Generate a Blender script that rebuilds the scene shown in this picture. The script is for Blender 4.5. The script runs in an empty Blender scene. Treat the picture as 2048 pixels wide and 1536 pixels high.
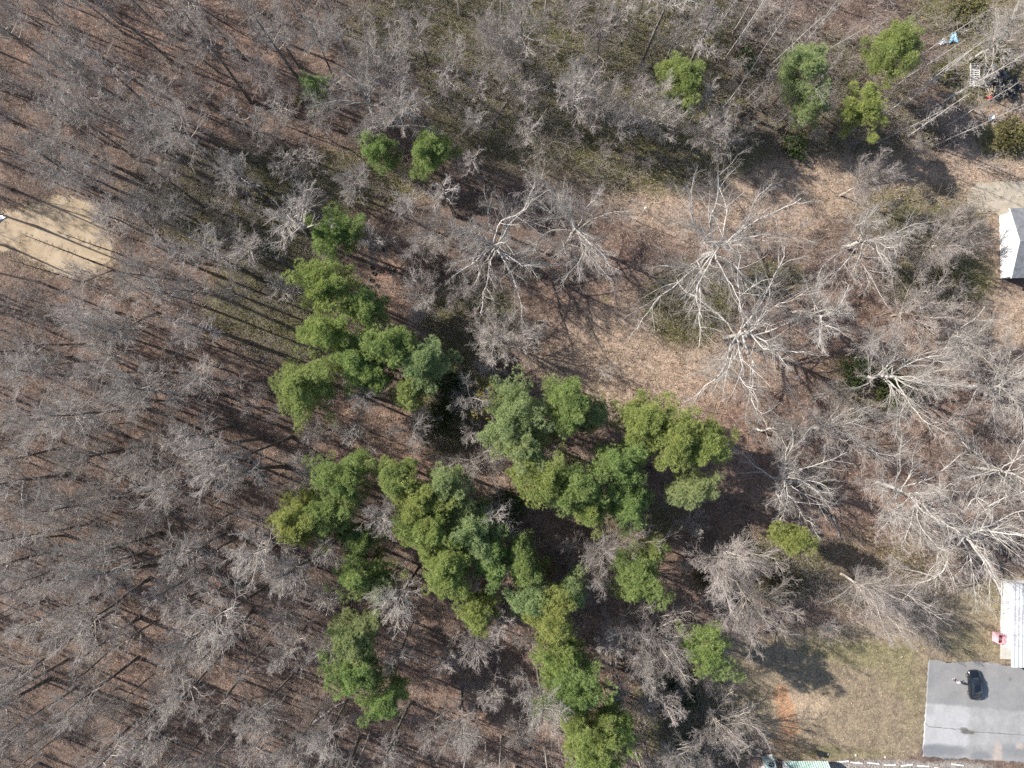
import bpy, bmesh, math, random
import numpy as np
from mathutils import Vector, Matrix, Euler

# ------------------------------------------------------------------ camera, sky, sun, exposure
SC = bpy.context.scene
COL = SC.collection
PX, CH = 13.0, 110.0                       # photo pixels per metre on the ground, camera height


def W(px, py, h=0.0):
    """Ground point under photo position (px,py) of something h metres up."""
    k = (CH - h) / CH / PX
    return ((px - 1024) * k, (768 - py) * k)


cam_d = bpy.data.cameras.new("camera")
cam = bpy.data.objects.new("camera", cam_d)
COL.objects.link(cam)
cam.location = (0, 0, CH)
cam.rotation_euler = (0, 0, 0)
cam_d.sensor_width = 36
cam_d.lens = 36 * CH / (2048 / PX)
cam_d.clip_end = 6000
SC.camera = cam

SUN_EL, SH_ANG = 34.0, -22.5               # elevation; direction the shadows fall on the ground
sd = Vector((math.cos(math.radians(SH_ANG)), math.sin(math.radians(SH_ANG)), -math.tan(math.radians(SUN_EL)))).normalized()
sun_d = bpy.data.lights.new("sun", 'SUN')
sun_d.energy = 5.0
sun_d.angle = math.radians(0.53)
sun_d.color = (1.0, 0.95, 0.88)
sun = bpy.data.objects.new("sun", sun_d)
COL.objects.link(sun)
sun.rotation_euler = sd.to_track_quat('-Z', 'Y').to_euler()
sun.location = (-60, 30, 90)

world = bpy.data.worlds.new("World")
SC.world = world
world.use_nodes = True
wn = world.node_tree
sky = wn.nodes.new("ShaderNodeTexSky")
sky.sky_type = 'NISHITA'
sky.sun_disc = False
sky.sun_elevation = math.radians(SUN_EL)
sky.sun_rotation = math.atan2(-sd.x, -sd.y)
bg = wn.nodes["Background"]
bg.inputs["Strength"].default_value = 0.105
wn.links.new(sky.outputs[0], bg.inputs["Color"])

SC.view_settings.view_transform = 'Standard'
SC.view_settings.look = 'None'
SC.view_settings.exposure = 0.84
SC.view_settings.gamma = 1
SC.render.engine = 'CYCLES'
SC.cycles.use_denoising = False
SC.cycles.max_bounces = 5
SC.cycles.diffuse_bounces = 3
SC.cycles.transparent_max_bounces = 4

rng = np.random.default_rng(11)
random.seed(5)

# ------------------------------------------------------------------ helpers: objects


def tag(o, label=None, cat=None, group=None, kind=None):
    if label: o["label"] = label
    if cat: o["category"] = cat
    if group: o["group"] = group
    if kind: o["kind"] = kind
    return o


def empty(name, loc, rz=0.0):
    o = bpy.data.objects.new(name, None)
    o.empty_display_size = 0.3
    COL.objects.link(o)
    o.location = loc
    o.rotation_euler = (0, 0, rz)
    return o


def link(name, me, mat=None, parent=None, loc=(0, 0, 0), rot=(0, 0, 0)):
    o = bpy.data.objects.new(name, me)
    COL.objects.link(o)
    if mat is not None and len(me.materials) == 0:
        me.materials.append(mat)
    if parent is not None:
        o.parent = parent
    o.location = loc
    o.rotation_euler = rot
    return o


def mesh_np(name, V, F, smooth=False, mat_index=None):
    """V (n,3), F list of int arrays (m,k) with any k."""
    if not isinstance(F, list): F = [F]
    me = bpy.data.meshes.new(name)
    V = np.ascontiguousarray(V, dtype=np.float32)
    me.vertices.add(len(V))
    me.vertices.foreach_set("co", V.ravel())
    loops = np.concatenate([f.ravel() for f in F]).astype(np.int32)
    tot = np.concatenate([np.full(len(f), f.shape[1], np.int32) for f in F])
    start = np.concatenate([[0], np.cumsum(tot)[:-1]]).astype(np.int32)
    me.loops.add(len(loops))
    me.loops.foreach_set("vertex_index", loops)
    me.polygons.add(len(tot))
    me.polygons.foreach_set("loop_start", start)
    if smooth:
        me.polygons.foreach_set("use_smooth", np.ones(len(tot), bool))
    me.update(calc_edges=True)
    return me


def bm_mesh(name, bm, smooth=False):
    me = bpy.data.meshes.new(name)
    bmesh.ops.recalc_face_normals(bm, faces=bm.faces)
    if smooth:
        for f in bm.faces: f.smooth = True
    bm.to_mesh(me)
    bm.free()
    return me


def bx(bm, cx, cy, z0, sx, sy, sz, rz=0.0, bev=0.0):
    """box with base centre (cx,cy,z0)"""
    r = bmesh.ops.create_cube(bm, size=1.0)
    vs = r["verts"]
    M = Matrix.Translation((cx, cy, z0 + sz / 2)) @ Matrix.Rotation(rz, 4, 'Z') @ Matrix.Diagonal((sx, sy, sz, 1))
    bmesh.ops.transform(bm, matrix=M, verts=vs)
    if bev > 0:
        es = list({e for v in vs for e in v.link_edges})
        bmesh.ops.bevel(bm, geom=es, offset=bev, segments=2, affect='EDGES', profile=0.6)
    return vs


def cyl(bm, p0, p1, r0, r1=None, n=12, caps=True):
    p0, p1 = Vector(p0), Vector(p1)
    d = p1 - p0
    r = bmesh.ops.create_cone(bm, cap_ends=caps, segments=n, radius1=r0, radius2=r0 if r1 is None else r1, depth=d.length)
    M = Matrix.Translation((p0 + p1) / 2) @ d.to_track_quat('Z', 'Y').to_matrix().to_4x4()
    bmesh.ops.transform(bm, matrix=M, verts=r["verts"])
    return r["verts"]


def poly(bm, pts):
    return bm.faces.new([bm.verts.new(p) for p in pts])


# ------------------------------------------------------------------ helpers: materials


def new_mat(name):
    m = bpy.data.materials.new(name)
    m.use_nodes = True
    nt = m.node_tree
    b = nt.nodes["Principled BSDF"]
    return m, nt, b


def nd(nt, typ, **kw):
    n = nt.nodes.new(typ)
    for k, v in kw.items():
        if k.startswith("i_"):
            n.inputs[int(k[2:]) if k[2:].isdigit() else k[2:]].default_value = v
        else:
            setattr(n, k, v)
    return n


def ramp(nt, fac, stops, interp='LINEAR'):
    r = nt.nodes.new("ShaderNodeValToRGB")
    r.color_ramp.interpolation = interp
    e = r.color_ramp.elements
    while len(e) < len(stops): e.new(0.5)
    for i, (p, c) in enumerate(stops):
        e[i].position = p
        e[i].color = (*c, 1) if len(c) == 3 else c
    nt.links.new(fac, r.inputs[0])
    return r.outputs[0]


def mix(nt, fac, a, b, mode='MIX'):
    m = nt.nodes.new("ShaderNodeMix")
    m.data_type = 'RGBA'
    m.blend_type = mode
    L = nt.links
    for sock, v in ((m.inputs[0], fac), (m.inputs[6], a), (m.inputs[7], b)):
        if isinstance(v, (int, float)): sock.default_value = v
        elif isinstance(v, tuple): sock.default_value = (*v, 1) if len(v) == 3 else v
        else: L.new(v, sock)
    return m.outputs[2]


def math_n(nt, op, a, b=None, clamp=False):
    m = nt.nodes.new("ShaderNodeMath")
    m.operation = op
    m.use_clamp = clamp
    for s, v in ((m.inputs[0], a), (m.inputs[1], b)):
        if v is None: continue
        if isinstance(v, (int, float)): s.default_value = v
        else: nt.links.new(v, s)
    return m.outputs[0]


def noise(nt, vec, scale, detail=3, rough=0.55, dist=0.0, out=0):
    n = nt.nodes.new("ShaderNodeTexNoise")
    n.inputs["Scale"].default_value = scale
    n.inputs["Detail"].default_value = detail
    n.inputs["Roughness"].default_value = rough
    n.inputs["Distortion"].default_value = dist
    if vec is not None: nt.links.new(vec, n.inputs["Vector"])
    return n.outputs[out]


def simple(name, col, rough=0.7, metal=0.0, spec=0.5, var=0.15, scale=3.0, coat=0.0):
    m, nt, b = new_mat(name)
    tc = nt.nodes.new("ShaderNodeTexCoord")
    f = noise(nt, tc.outputs["Object"], scale, 4)
    lo = tuple(c * (1 - var) for c in col)
    hi = tuple(min(1, c * (1 + var)) for c in col)
    c = ramp(nt, f, [(0.3, lo), (0.7, hi)])
    nt.links.new(c, b.inputs["Base Color"])
    b.inputs["Roughness"].default_value = rough
    b.inputs["Metallic"].default_value = metal
    b.inputs["Specular IOR Level"].default_value = spec
    b.inputs["Coat Weight"].default_value = coat
    return m


def bark_mat(name, dark, light, patch=None, scale=2.5):
    m, nt, b = new_mat(name)
    tc = nt.nodes.new("ShaderNodeTexCoord")
    oi = nt.nodes.new("ShaderNodeObjectInfo")
    f = noise(nt, tc.outputs["Object"], scale, 4, 0.65)
    c = ramp(nt, f, [(0.3, dark), (0.68, light)])
    if patch:
        p = noise(nt, tc.outputs["Object"], 1.1, 3, 0.7)
        c = mix(nt, ramp(nt, p, [(0.5, (0, 0, 0)), (0.62, (1, 1, 1))]), c, patch)
    v = math_n(nt, 'MULTIPLY_ADD', oi.outputs["Random"], 0.5)
    v.node.inputs[2].default_value = 0.74
    hsv = nt.nodes.new("ShaderNodeHueSaturation")
    nt.links.new(v, hsv.inputs["Value"])
    nt.links.new(c, hsv.inputs["Color"])
    nt.links.new(hsv.outputs[0], b.inputs["Base Color"])
    b.inputs["Roughness"].default_value = 0.85
    b.inputs["Specular IOR Level"].default_value = 0.25
    return m


def leaf_mat(name, c1, c2, c3, sat=0.25, trans=0.35):
    """foliage: three tones by clump noise, varied from plant to plant, a little light through the leaves"""
    m, nt, b = new_mat(name)
    tc = nt.nodes.new("ShaderNodeTexCoord")
    oi = nt.nodes.new("ShaderNodeObjectInfo")
    geo = nt.nodes.new("ShaderNodeNewGeometry")
    f = noise(nt, geo.outputs["Position"], 0.9, 4, 0.65)
    c = ramp(nt, f, [(0.32, c1), (0.5, c2), (0.7, c3)])
    hsv = nt.nodes.new("ShaderNodeHueSaturation")
    h = math_n(nt, 'MULTIPLY_ADD', oi.outputs["Random"], 0.038); h.node.inputs[2].default_value = 0.479
    v = math_n(nt, 'MULTIPLY_ADD', geo.outputs["Random Per Island"], 0.7); v.node.inputs[2].default_value = 0.65
    nt.links.new(h, hsv.inputs["Hue"])
    nt.links.new(v, hsv.inputs["Value"])
    nt.links.new(c, hsv.inputs["Color"])
    nt.links.new(hsv.outputs[0], b.inputs["Base Color"])
    b.inputs["Roughness"].default_value = 0.55
    b.inputs["Specular IOR Level"].default_value = 0.3
    tr = nt.nodes.new("ShaderNodeBsdfTranslucent")
    nt.links.new(hsv.outputs[0], tr.inputs[0])
    mx = nt.nodes.new("ShaderNodeMixShader")
    mx.inputs[0].default_value = trans
    nt.links.new(b.outputs[0], mx.inputs[1])
    nt.links.new(tr.outputs[0], mx.inputs[2])
    nt.links.new(mx.outputs[0], nt.nodes["Material Output"].inputs[0])
    return m


M_TRUNK = bark_mat("forest_bark", (0.075, 0.064, 0.055), (0.19, 0.165, 0.145), (0.26, 0.25, 0.22))
M_TWIG = bark_mat("grey_twigs", (0.275, 0.243, 0.217), (0.445, 0.40, 0.36))
M_TWIGB = bark_mat("brown_twigs", (0.25, 0.215, 0.195), (0.41, 0.36, 0.33))
M_PALE = bark_mat("pale_bark", (0.26, 0.235, 0.205), (0.52, 0.485, 0.44), (0.55, 0.53, 0.49))
M_TANBARK = bark_mat("tan_bark", (0.24, 0.20, 0.16), (0.46, 0.40, 0.34), (0.48, 0.44, 0.39))
M_PINEBARK = bark_mat("pine_bark", (0.09, 0.06, 0.045), (0.22, 0.15, 0.11))
M_PINE = leaf_mat("pine_needles", (0.225, 0.300, 0.110), (0.320, 0.405, 0.145), (0.425, 0.495, 0.190), trans=.5)
M_PINEB = leaf_mat("blue_green_pine_needles", (0.265, 0.335, 0.155), (0.370, 0.445, 0.205), (0.465, 0.525, 0.265), trans=.5)
M_PINEY = leaf_mat("yellow_green_pine_needles", (0.262, 0.322, 0.105), (0.362, 0.425, 0.142), (0.465, 0.505, 0.188), trans=.5)
M_CEDAR = leaf_mat("cedar_sprays", (0.048, 0.075, 0.024), (0.075, 0.115, 0.034), (0.110, 0.155, 0.045), trans=0.3)
M_IVY = leaf_mat("golden_ivy_leaves", (0.17, 0.15, 0.035), (0.29, 0.24, 0.05), (0.40, 0.32, 0.07))
M_SHRUB = leaf_mat("shrub_leaves", (0.15, 0.145, 0.06), (0.22, 0.20, 0.08), (0.28, 0.25, 0.11))

# ------------------------------------------------------------------ ground colour zones (photo pixel ellipses -> soft masks)


def smooth(x):
    x = np.clip(x, 0, 1)
    return x * x * (3 - 2 * x)


def ell(px, py, lst):
    m = np.zeros_like(px)
    for (cx, cy, rx, ry, s) in lst:
        d = np.sqrt(((px - cx) / rx) ** 2 + ((py - cy) / ry) ** 2)
        m = np.maximum(m, s * smooth((1.35 - d) / 0.7))
    return m


def in_poly(px, py, P):
    inside = np.zeros(px.shape, bool)
    n = len(P)
    for i in range(n):
        x1, y1 = P[i]; x2, y2 = P[(i + 1) % n]
        c = ((y1 > py) != (y2 > py)) & (px < (x2 - x1) * (py - y1) / (y2 - y1 + 1e-9) + x1)
        inside ^= c
    return inside


OLIVE = [(1150, 170, 300, 170, .95), (900, 60, 200, 90, .7), (1330, 60, 160, 80, .8), (470, 400, 190, 95, .9), (560, 560, 120, 150, .8),
         (700, 360, 160, 60, .6), (1290, 330, 150, 60, .6), (1420, 300, 120, 60, .6), (1380, 610, 90, 80, .8), (940, 640, 90, 80, .7),
         (900, 800, 60, 110, .9), (1680, 250, 200, 70, .4), (1850, 430, 130, 70, .55), (1880, 560, 110, 60, .75), (1550, 560, 60, 40, .6),
         (1940, 20, 120, 70, .5), (1960, 140, 90, 70, .5), (1650, 170, 180, 100, .45), (1280, 1040, 80, 40, .5), (1390, 1420, 110, 130, .85),
         (640, 720, 60, 60, .4), (1760, 1140, 150, 80, .35), (1560, 1130, 120, 70, .5), (1740, 760, 110, 60, .3), (2010, 280, 60, 40, .7), (480, 620, 80, 60, .6)]
TAN = [(1500, 390, 260, 70, .9), (1760, 365, 330, 60, 1.1), (1950, 345, 140, 40, 1.2), (1300, 700, 200, 120, .9), (1980, 330, 110, 60, .7), (1320, 420, 60, 40, 1.), (1260, 740, 220, 90, .75), (1480, 430, 200, 80, .55),
       (1990, 640, 90, 70, 1.), (1975, 500, 50, 90, 1.), (2000, 230, 80, 50, .8), (1900, 700, 120, 60, .4), (980, 980, 70, 40, .5), (1250, 290, 150, 40, .5), (1990, 20, 80, 70, .8),
       (1500, 720, 120, 60, .5)]
RED = [(1620, 760, 380, 260, .8), (1250, 600, 170, 160, .6), (860, 890, 190, 100, 1.), (960, 960, 120, 60, .9), (700, 850, 120, 60, .7), (1280, 1180, 160, 120, .7), (800, 560, 60, 80, .9), (1100, 1000, 250, 80, .6), (1750, 1030, 220, 120, .8),
       (700, 370, 200, 60, .5), (300, 120, 280, 160, .55), (300, 800, 300, 250, .35), (950, 1370, 300, 200, .6), (1700, 130, 200, 120, .5), (1500, 880, 160, 120, .7), (1980, 330, 100, 50, .5), (420, 1300, 300, 200, .4)]
LAWN_P = [(1440, 1290), (1560, 1262), (1760, 1240), (1880, 1195), (1990, 1150), (2300, 1150), (2300, 1345), (1857, 1320), (1846, 1514), (1560, 1528), (1500, 1440), (1440, 1400)]
CLAY = [(1562, 1392, 16, 26, .9), (1572, 1425, 20, 24, 1.), (1580, 1455, 20, 24, .9), (1570, 1480, 26, 26, .6), (700, 1180, 18, 10, .5), (580, 1132, 16, 10, .6), (1245, 930, 30, 20, .4)]
PALE = [(1610, 1410, 50, 35, .9), (1595, 1385, 60, 30, .4), (1650, 1440, 70, 40, .4)]
GRASSG = [(1735, 1310, 100, 26, 1.), (1650, 1296, 60, 20, .7), (1800, 1340, 60, 60, .6), (1655, 1503, 26, 12, 1.4), (1700, 1508, 90, 9, .8), (1950, 1290, 60, 40, .5), (1980, 1200, 60, 40, .5),
          (1210, 598, 10, 8, 1.5), (1510, 575, 22, 18, 1.2), (1830, 1400, 20, 110, .4)]
GRAVEL = [(1760, 1535, 110, 16, 1.), (1900, 1535, 90, 14, .8)]
SAND_P = [(-80, 455), (-20, 430), (25, 426), (70, 408), (120, 396), (180, 400), (206, 414), (204, 440), (222, 470), (222, 505), (198, 536), (160, 556), (118, 543), (78, 520), (30, 498), (-30, 503), (-80, 518)]
SANDY = [(110, 470, 105, 75, 1.0), (10, 465, 70, 45, .9), (-60, 480, 60, 45, .9), (195, 520, 45, 40, .6)]


def masks(x, y):
    px, py = 1024 + x * PX, 768 - y * PX
    lawn = in_poly(px, py, LAWN_P).astype(float)
    r = dict(sandy=ell(px, py, SANDY), olive=ell(px, py, OLIVE), tan=ell(px, py, TAN), red=ell(px, py, RED), lawn=lawn, clay=ell(px, py, CLAY),
             pale=ell(px, py, PALE), grassg=ell(px, py, GRASSG), gravel=ell(px, py, GRAVEL))
    return r


def axis(lo, hi, step, far):
    a = np.arange(lo, hi + 1e-6, step)
    g = []
    d = step
    v = hi
    while v < far:
        d *= 1.6
        v += d
        g.append(v)
    g = np.array(g)
    return np.concatenate([(lo - (g - hi))[::-1], a, g])


def ground():
    X = axis(-92, 92, 0.5, 2500)
    Y = axis(-72, 72, 0.5, 2500)
    gx, gy = np.meshgrid(X, Y)
    nx, ny = len(X), len(Y)
    V = np.stack([gx.ravel(), gy.ravel(), np.zeros(nx * ny)], 1)
    i = np.arange(nx * ny).reshape(ny, nx)
    F = np.stack([i[:-1, :-1], i[:-1, 1:], i[1:, 1:], i[1:, :-1]], -1).reshape(-1, 4)
    me = mesh_np("ground", V, F)
    mk = masks(V[:, 0], V[:, 1])
    # soften the lawn border
    L = mk["lawn"].reshape(ny, nx)
    for _ in range(4):
        L = (L + np.roll(L, 1, 0) + np.roll(L, -1, 0) + np.roll(L, 1, 1) + np.roll(L, -1, 1)) / 5
    mk["lawn"] = L.ravel()
    for k, v in mk.items():
        a = me.attributes.new(k, 'FLOAT', 'POINT')
        a.data.foreach_set("value", v.astype(np.float32))
    m, nt, b = new_mat("woodland_floor")
    geo = nt.nodes.new("ShaderNodeNewGeometry")
    P = geo.outputs["Position"]
    n1 = noise(nt, P, 0.22, 5, 0.6)
    n2 = noise(nt, P, 1.3, 4, 0.6)
    n3 = noise(nt, P, 5.0, 3, 0.7)

    def att(name, amp=0.7, lo=0.15, hi=0.95, k=1.0):
        a = nt.nodes.new("ShaderNodeAttribute")
        a.attribute_name = name
        s = math_n(nt, 'SUBTRACT', n2, 0.5)
        s2 = math_n(nt, 'SUBTRACT', n1, 0.5)
        s = math_n(nt, 'ADD', s, s2)
        s = math_n(nt, 'ADD', s, math_n(nt, 'SUBTRACT', n3, 0.5))
        s = math_n(nt, 'MULTIPLY', s, amp * 2.2)
        w = math_n(nt, 'ADD', a.outputs["Fac"], s)
        w = math_n(nt, 'MULTIPLY', w, math_n(nt, 'GREATER_THAN', a.outputs["Fac"], 0.01))
        mr = nd(nt, "ShaderNodeMapRange", i_1=lo, i_2=hi)
        mr.interpolation_type = 'SMOOTHSTEP'
        nt.links.new(w, mr.inputs[0])
        return math_n(nt, 'MULTIPLY', mr.outputs[0], k)

    base = ramp(nt, n1, [(0.3, (0.092, 0.070, 0.060)), (0.5, (0.158, 0.114, 0.092)), (0.72, (0.235, 0.168, 0.132))])
    red = ramp(nt, n2, [(0.3, (0.170, 0.112, 0.088)), (0.7, (0.295, 0.203, 0.160))])
    tan = ramp(nt, n2, [(0.3, (0.27, 0.20, 0.15)), (0.7, (0.42, 0.322, 0.248))])
    oliv = ramp(nt, n3, [(0.3, (0.070, 0.072, 0.032)), (0.55, (0.132, 0.128, 0.058)), (0.75, (0.190, 0.165, 0.085))])
    lawn = ramp(nt, n2, [(0.3, (0.215, 0.168, 0.120)), (0.7, (0.275, 0.225, 0.155))])
    grg = ramp(nt, n3, [(0.3, (0.12, 0.135, 0.04)), (0.7, (0.21, 0.205, 0.085))])
    c = base
    c = mix(nt, att("red", .5), c, red)
    c = mix(nt, att("tan", .5), c, tan)
    c = mix(nt, att("olive", .5, 0.0, .75), c, oliv)
    c = mix(nt, att("lawn", .3, .3, .7), c, lawn)
    c = mix(nt, att("grassg", .6, k=.45), c, grg)
    c = mix(nt, att("pale", .5, k=.7), c, (0.42, 0.32, 0.23))
    c = mix(nt, att("clay", .7, .15, 1.1, .75), c, ramp(nt, n3, [(0.3, (0.36, 0.17, 0.085)), (0.7, (0.42, 0.24, 0.14))]))
    c = mix(nt, att("gravel", .3), c, ramp(nt, n3, [(0.3, (0.22, 0.20, 0.18)), (0.7, (0.36, 0.33, 0.30))]))
    n5 = noise(nt, P, 0.6, 5, 0.7, 0.5)
    c = mix(nt, 0.85, c, ramp(nt, n5, [(0.32, (0.58, 0.57, 0.56)), (0.5, (1.0, 1.0, 1.0)), (0.68, (1.28, 1.27, 1.25))]), 'MULTIPLY')
    c = mix(nt, att("sandy", .7, .1, .9), c, ramp(nt, n2, [(0.3, (0.25, 0.19, 0.125)), (0.7, (0.37, 0.29, 0.20))]))
    # single leaves and clods
    vo = nd(nt, "ShaderNodeTexVoronoi", i_Scale=5.0)
    nt.links.new(P, vo.inputs["Vector"])
    lv = ramp(nt, vo.outputs["Color"], [(0.0, (0.5, 0.49, 0.49)), (0.5, (0.97, 0.97, 0.97)), (1.0, (1.55, 1.51, 1.44))])
    c = mix(nt, 0.75, c, lv, 'MULTIPLY')
    n4 = noise(nt, P, 14.0, 2, 0.7)
    c = mix(nt, 0.6, c, ramp(nt, n4, [(0.3, (0.62, 0.62, 0.62)), (0.7, (1.4, 1.38, 1.34))]), 'MULTIPLY')
    nt.links.new(c, b.inputs["Base Color"])
    b.inputs["Roughness"].default_value = 0.95
    b.inputs["Specular IOR Level"].default_value = 0.15
    bp = nd(nt, "ShaderNodeBump", i_Strength=0.7, i_Distance=0.12)
    hsum = math_n(nt, 'ADD', n3, math_n(nt, 'MULTIPLY', n4, 0.7))
    nt.links.new(hsum, bp.inputs["Height"])
    nt.links.new(bp.outputs[0], b.inputs["Normal"])
    o = link("ground", me, m)
    return tag(o, "brown leaf-covered woodland floor with olive and tan patches", kind="structure")


ground()


def ragged_sheet(name, P, z, mat, jit=0.25, seed=1, label=None):
    r = np.random.default_rng(seed)
    pts = []
    n = len(P)
    for i in range(n):
        a, c = np.array(W(*P[i])), np.array(W(*P[(i + 1) % n]))
        k = max(2, int(np.linalg.norm(c - a) / 0.3))
        for t in np.arange(k) / k:
            pts.append(a + (c - a) * t + r.normal(0, jit, 2))
    pts = np.array(pts)
    sm = (np.roll(pts, 1, 0) + pts + np.roll(pts, -1, 0)) / 3
    bm = bmesh.new()
    f = poly(bm, [(p[0], p[1], z) for p in sm])
    bmesh.ops.triangulate(bm, faces=bm.faces[:], ngon_method='EAR_CLIP')
    for f in bm.faces:
        if f.normal.z < 0: f.normal_flip()
    me = bpy.data.meshes.new(name)
    bm.to_mesh(me); bm.free()
    return tag(link(name, me, mat), label, kind="structure")


def soil_mat(name, c1, c2, c3, s=0.5):
    m, nt, b = new_mat(name)
    geo = nt.nodes.new("ShaderNodeNewGeometry")
    P = geo.outputs["Position"]
    a = noise(nt, P, s, 5, 0.65, 0.6)
    c = ramp(nt, a, [(0.3, c1), (0.5, c2), (0.7, c3)])
    f = noise(nt, P, 9.0, 3, 0.7)
    c = mix(nt, 0.5, c, ramp(nt, f, [(0.3, (0.7, 0.7, 0.7)), (0.7, (1.25, 1.25, 1.25))]), 'MULTIPLY')
    nt.links.new(c, b.inputs["Base Color"])
    b.inputs["Roughness"].default_value = 0.95
    bp = nd(nt, "ShaderNodeBump", i_Strength=0.5, i_Distance=0.06)
    nt.links.new(f, bp.inputs["Height"])
    nt.links.new(bp.outputs[0], b.inputs["Normal"])
    return m


ragged_sheet("sandy_clearing", SAND_P, 0.004, soil_mat("sand", (0.28, 0.21, 0.135), (0.355, 0.275, 0.185), (0.43, 0.345, 0.245)), .5, 2, "pale sandy clearing among bare trees at the wood's edge")
ragged_sheet("gravel_pad", [(1946, 368), (1990, 364), (2090, 360), (2090, 470), (2010, 440), (1990, 428), (1955, 425), (1934, 418), (1936, 392)], 0.004,
             soil_mat("fine_gravel", (0.30, 0.25, 0.18), (0.38, 0.33, 0.26), (0.46, 0.40, 0.31)), .15, 3, "beige gravel pad beside the white house")


def parking_lot():
    NW, NE, SE, SW = (1857, 1318), (2200, 1346), (2200, 1534), (1844, 1513)
    nx, ny = 110, 76
    u = np.linspace(0, 1, nx)[None, :, None]
    v = np.linspace(0, 1, ny)[:, None, None]
    c = lambda p: np.array(p, float)[None, None, :]
    Pp = (1 - v) * ((1 - u) * c(NW) + u * c(NE)) + v * ((1 - u) * c(SW) + u * c(SE))
    r = np.random.default_rng(4)
    Pp[0, :, 1] += np.convolve(r.normal(0, 2.2, nx), np.ones(4) / 4, 'same') + 3 * np.sin(np.linspace(0, 14, nx))
    Pp[-1, :, 1] += np.convolve(r.normal(0, 2.2, nx), np.ones(3) / 3, 'same')
    Pp[:, 0, 0] += np.convolve(r.normal(0, 1.2, ny), np.ones(3) / 3, 'same')
    px, py = Pp[..., 0].ravel(), Pp[..., 1].ravel()
    V = np.stack([(px - 1024) / PX, (768 - py) / PX, np.full(px.shape, 0.03)], 1)
    i = np.arange(nx * ny).reshape(ny, nx)
    F = np.stack([i[:-1, :-1], i[1:, :-1], i[1:, 1:], i[:-1, 1:]], -1).reshape(-1, 4)
    # skirt down to the ground
    ring = np.concatenate([i[0, :], i[1:, -1], i[-1, -2::-1], i[-2:0:-1, 0]])
    V2 = V[ring].copy(); V2[:, 2] = -0.05
    k = np.arange(len(ring)); k2 = np.roll(k, -1)
    S = np.stack([ring[k], ring[k2], len(V) + k2, len(V) + k], 1)
    me = mesh_np("parking_lot", np.concatenate([V, V2]), [F, S])
    px, py = np.concatenate([px, px[ring]]), np.concatenate([py, py[ring]])
    border = 1406 + (px - 1850) * 0.085
    light = smooth((py - border) / 6 + 0.5) * (0.42 + 0.5 * smooth((1945 - px) / 14)) * (1 - .7 * smooth((py - 1484) / 14)) 
    dark = ell(px, py, [(1870, 1500, 35, 12, .9), (1905, 1502, 26, 10, .8), (1962, 1512, 20, 10, .7), (2030, 1500, 40, 14, .5), (1858, 1420, 8, 10, .3), (1860, 1345, 8, 30, .4)])
    dirt = ell(px, py, [(1995, 1508, 9, 24, .8), (1980, 1528, 40, 9, 1.), (2040, 1492, 8, 6, .8), (1930, 1525, 30, 7, .8)])
    stain = ell(px, py, [(1930, 1462, 8, 6, 1.1), (1940, 1465, 9, 4, 1.0), (1926, 1458, 6, 3, .9), (2020, 1358, 3, 4, .7)])
    for n_, a_ in (("light", light), ("dark", dark), ("dirt", dirt), ("stain", stain)):
        at = me.attributes.new(n_, 'FLOAT', 'POINT')
        at.data.foreach_set("value", a_.astype(np.float32))
    m, nt, b = new_mat("worn_asphalt")
    geo = nt.nodes.new("ShaderNodeNewGeometry")
    P = geo.outputs["Position"]
    n1 = noise(nt, P, 0.35, 5, 0.6)
    n2 = noise(nt, P, 1.8, 5, 0.65)
    mp = nd(nt, "ShaderNodeMapping"); mp.inputs["Scale"].default_value = (1.0, 0.75, 1)
    nt.links.new(P, mp.inputs[0])
    n3 = noise(nt, mp.outputs[0], 0.5, 5, 0.68, 0.4)
    n4 = noise(nt, P, 16, 3, 0.7)

    def at(name, src, amp):
        a = nt.nodes.new("ShaderNodeAttribute"); a.attribute_name = name
        s = math_n(nt, 'MULTIPLY', math_n(nt, 'SUBTRACT', src, 0.5), amp)
        w = math_n(nt, 'ADD', a.outputs["Fac"], s)
        return math_n(nt, 'MULTIPLY', w, math_n(nt, 'GREATER_THAN', a.outputs["Fac"], 0.02), True)
    c = ramp(nt, n1, [(0.3, (0.205, 0.200, 0.195)), (0.7, (0.262, 0.256, 0.249))])
    c = mix(nt, at("light", n3, 1.7), c, (0.385, 0.382, 0.378))
    c = mix(nt, at("dark", n3, 1.0), c, (0.17, 0.174, 0.184))
    c = mix(nt, at("dirt", n2, 1.4), c, (0.40, 0.335, 0.285))
    c = mix(nt, at("stain", n2, 2.2), c, (0.12, 0.11, 0.095))
    c = mix(nt, 0.4, c, ramp(nt, n2, [(0.3, (0.8, 0.8, 0.8)), (0.7, (1.15, 1.15, 1.15))]), 'MULTIPLY')
    c = mix(nt, 0.4, c, ramp(nt, n4, [(0.3, (0.8, 0.8, 0.8)), (0.7, (1.15, 1.15, 1.15))]), 'MULTIPLY')
    nt.links.new(c, b.inputs["Base Color"])
    b.inputs["Roughness"].default_value = 0.85
    o = link("parking_lot", me, m)
    tag(o, "grey worn asphalt parking lot with pale patches", kind="structure")

    def strip(pts, w, seed):
        r = np.random.default_rng(seed)
        q = []
        for a, c_ in zip(pts[:-1], pts[1:]):
            for t in np.linspace(0, 1, 10)[:-1]:
                q.append((a[0] + (c_[0] - a[0]) * t, a[1] + (c_[1] - a[1]) * t + r.normal(0, .5)))
        q.append(pts[-1])
        V, F = [], []
        for j, (x, y) in enumerate(q):
            X, Y = W(x, y)
            ww = w * r.uniform(.5, 1.3)
            V += [(X, Y + ww, 0.034), (X, Y - ww, 0.034)]
            if j: F.append((2 * j - 2, 2 * j - 1, 2 * j + 1, 2 * j))
        return mesh_np("crack", np.array(V), np.array(F))
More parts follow.
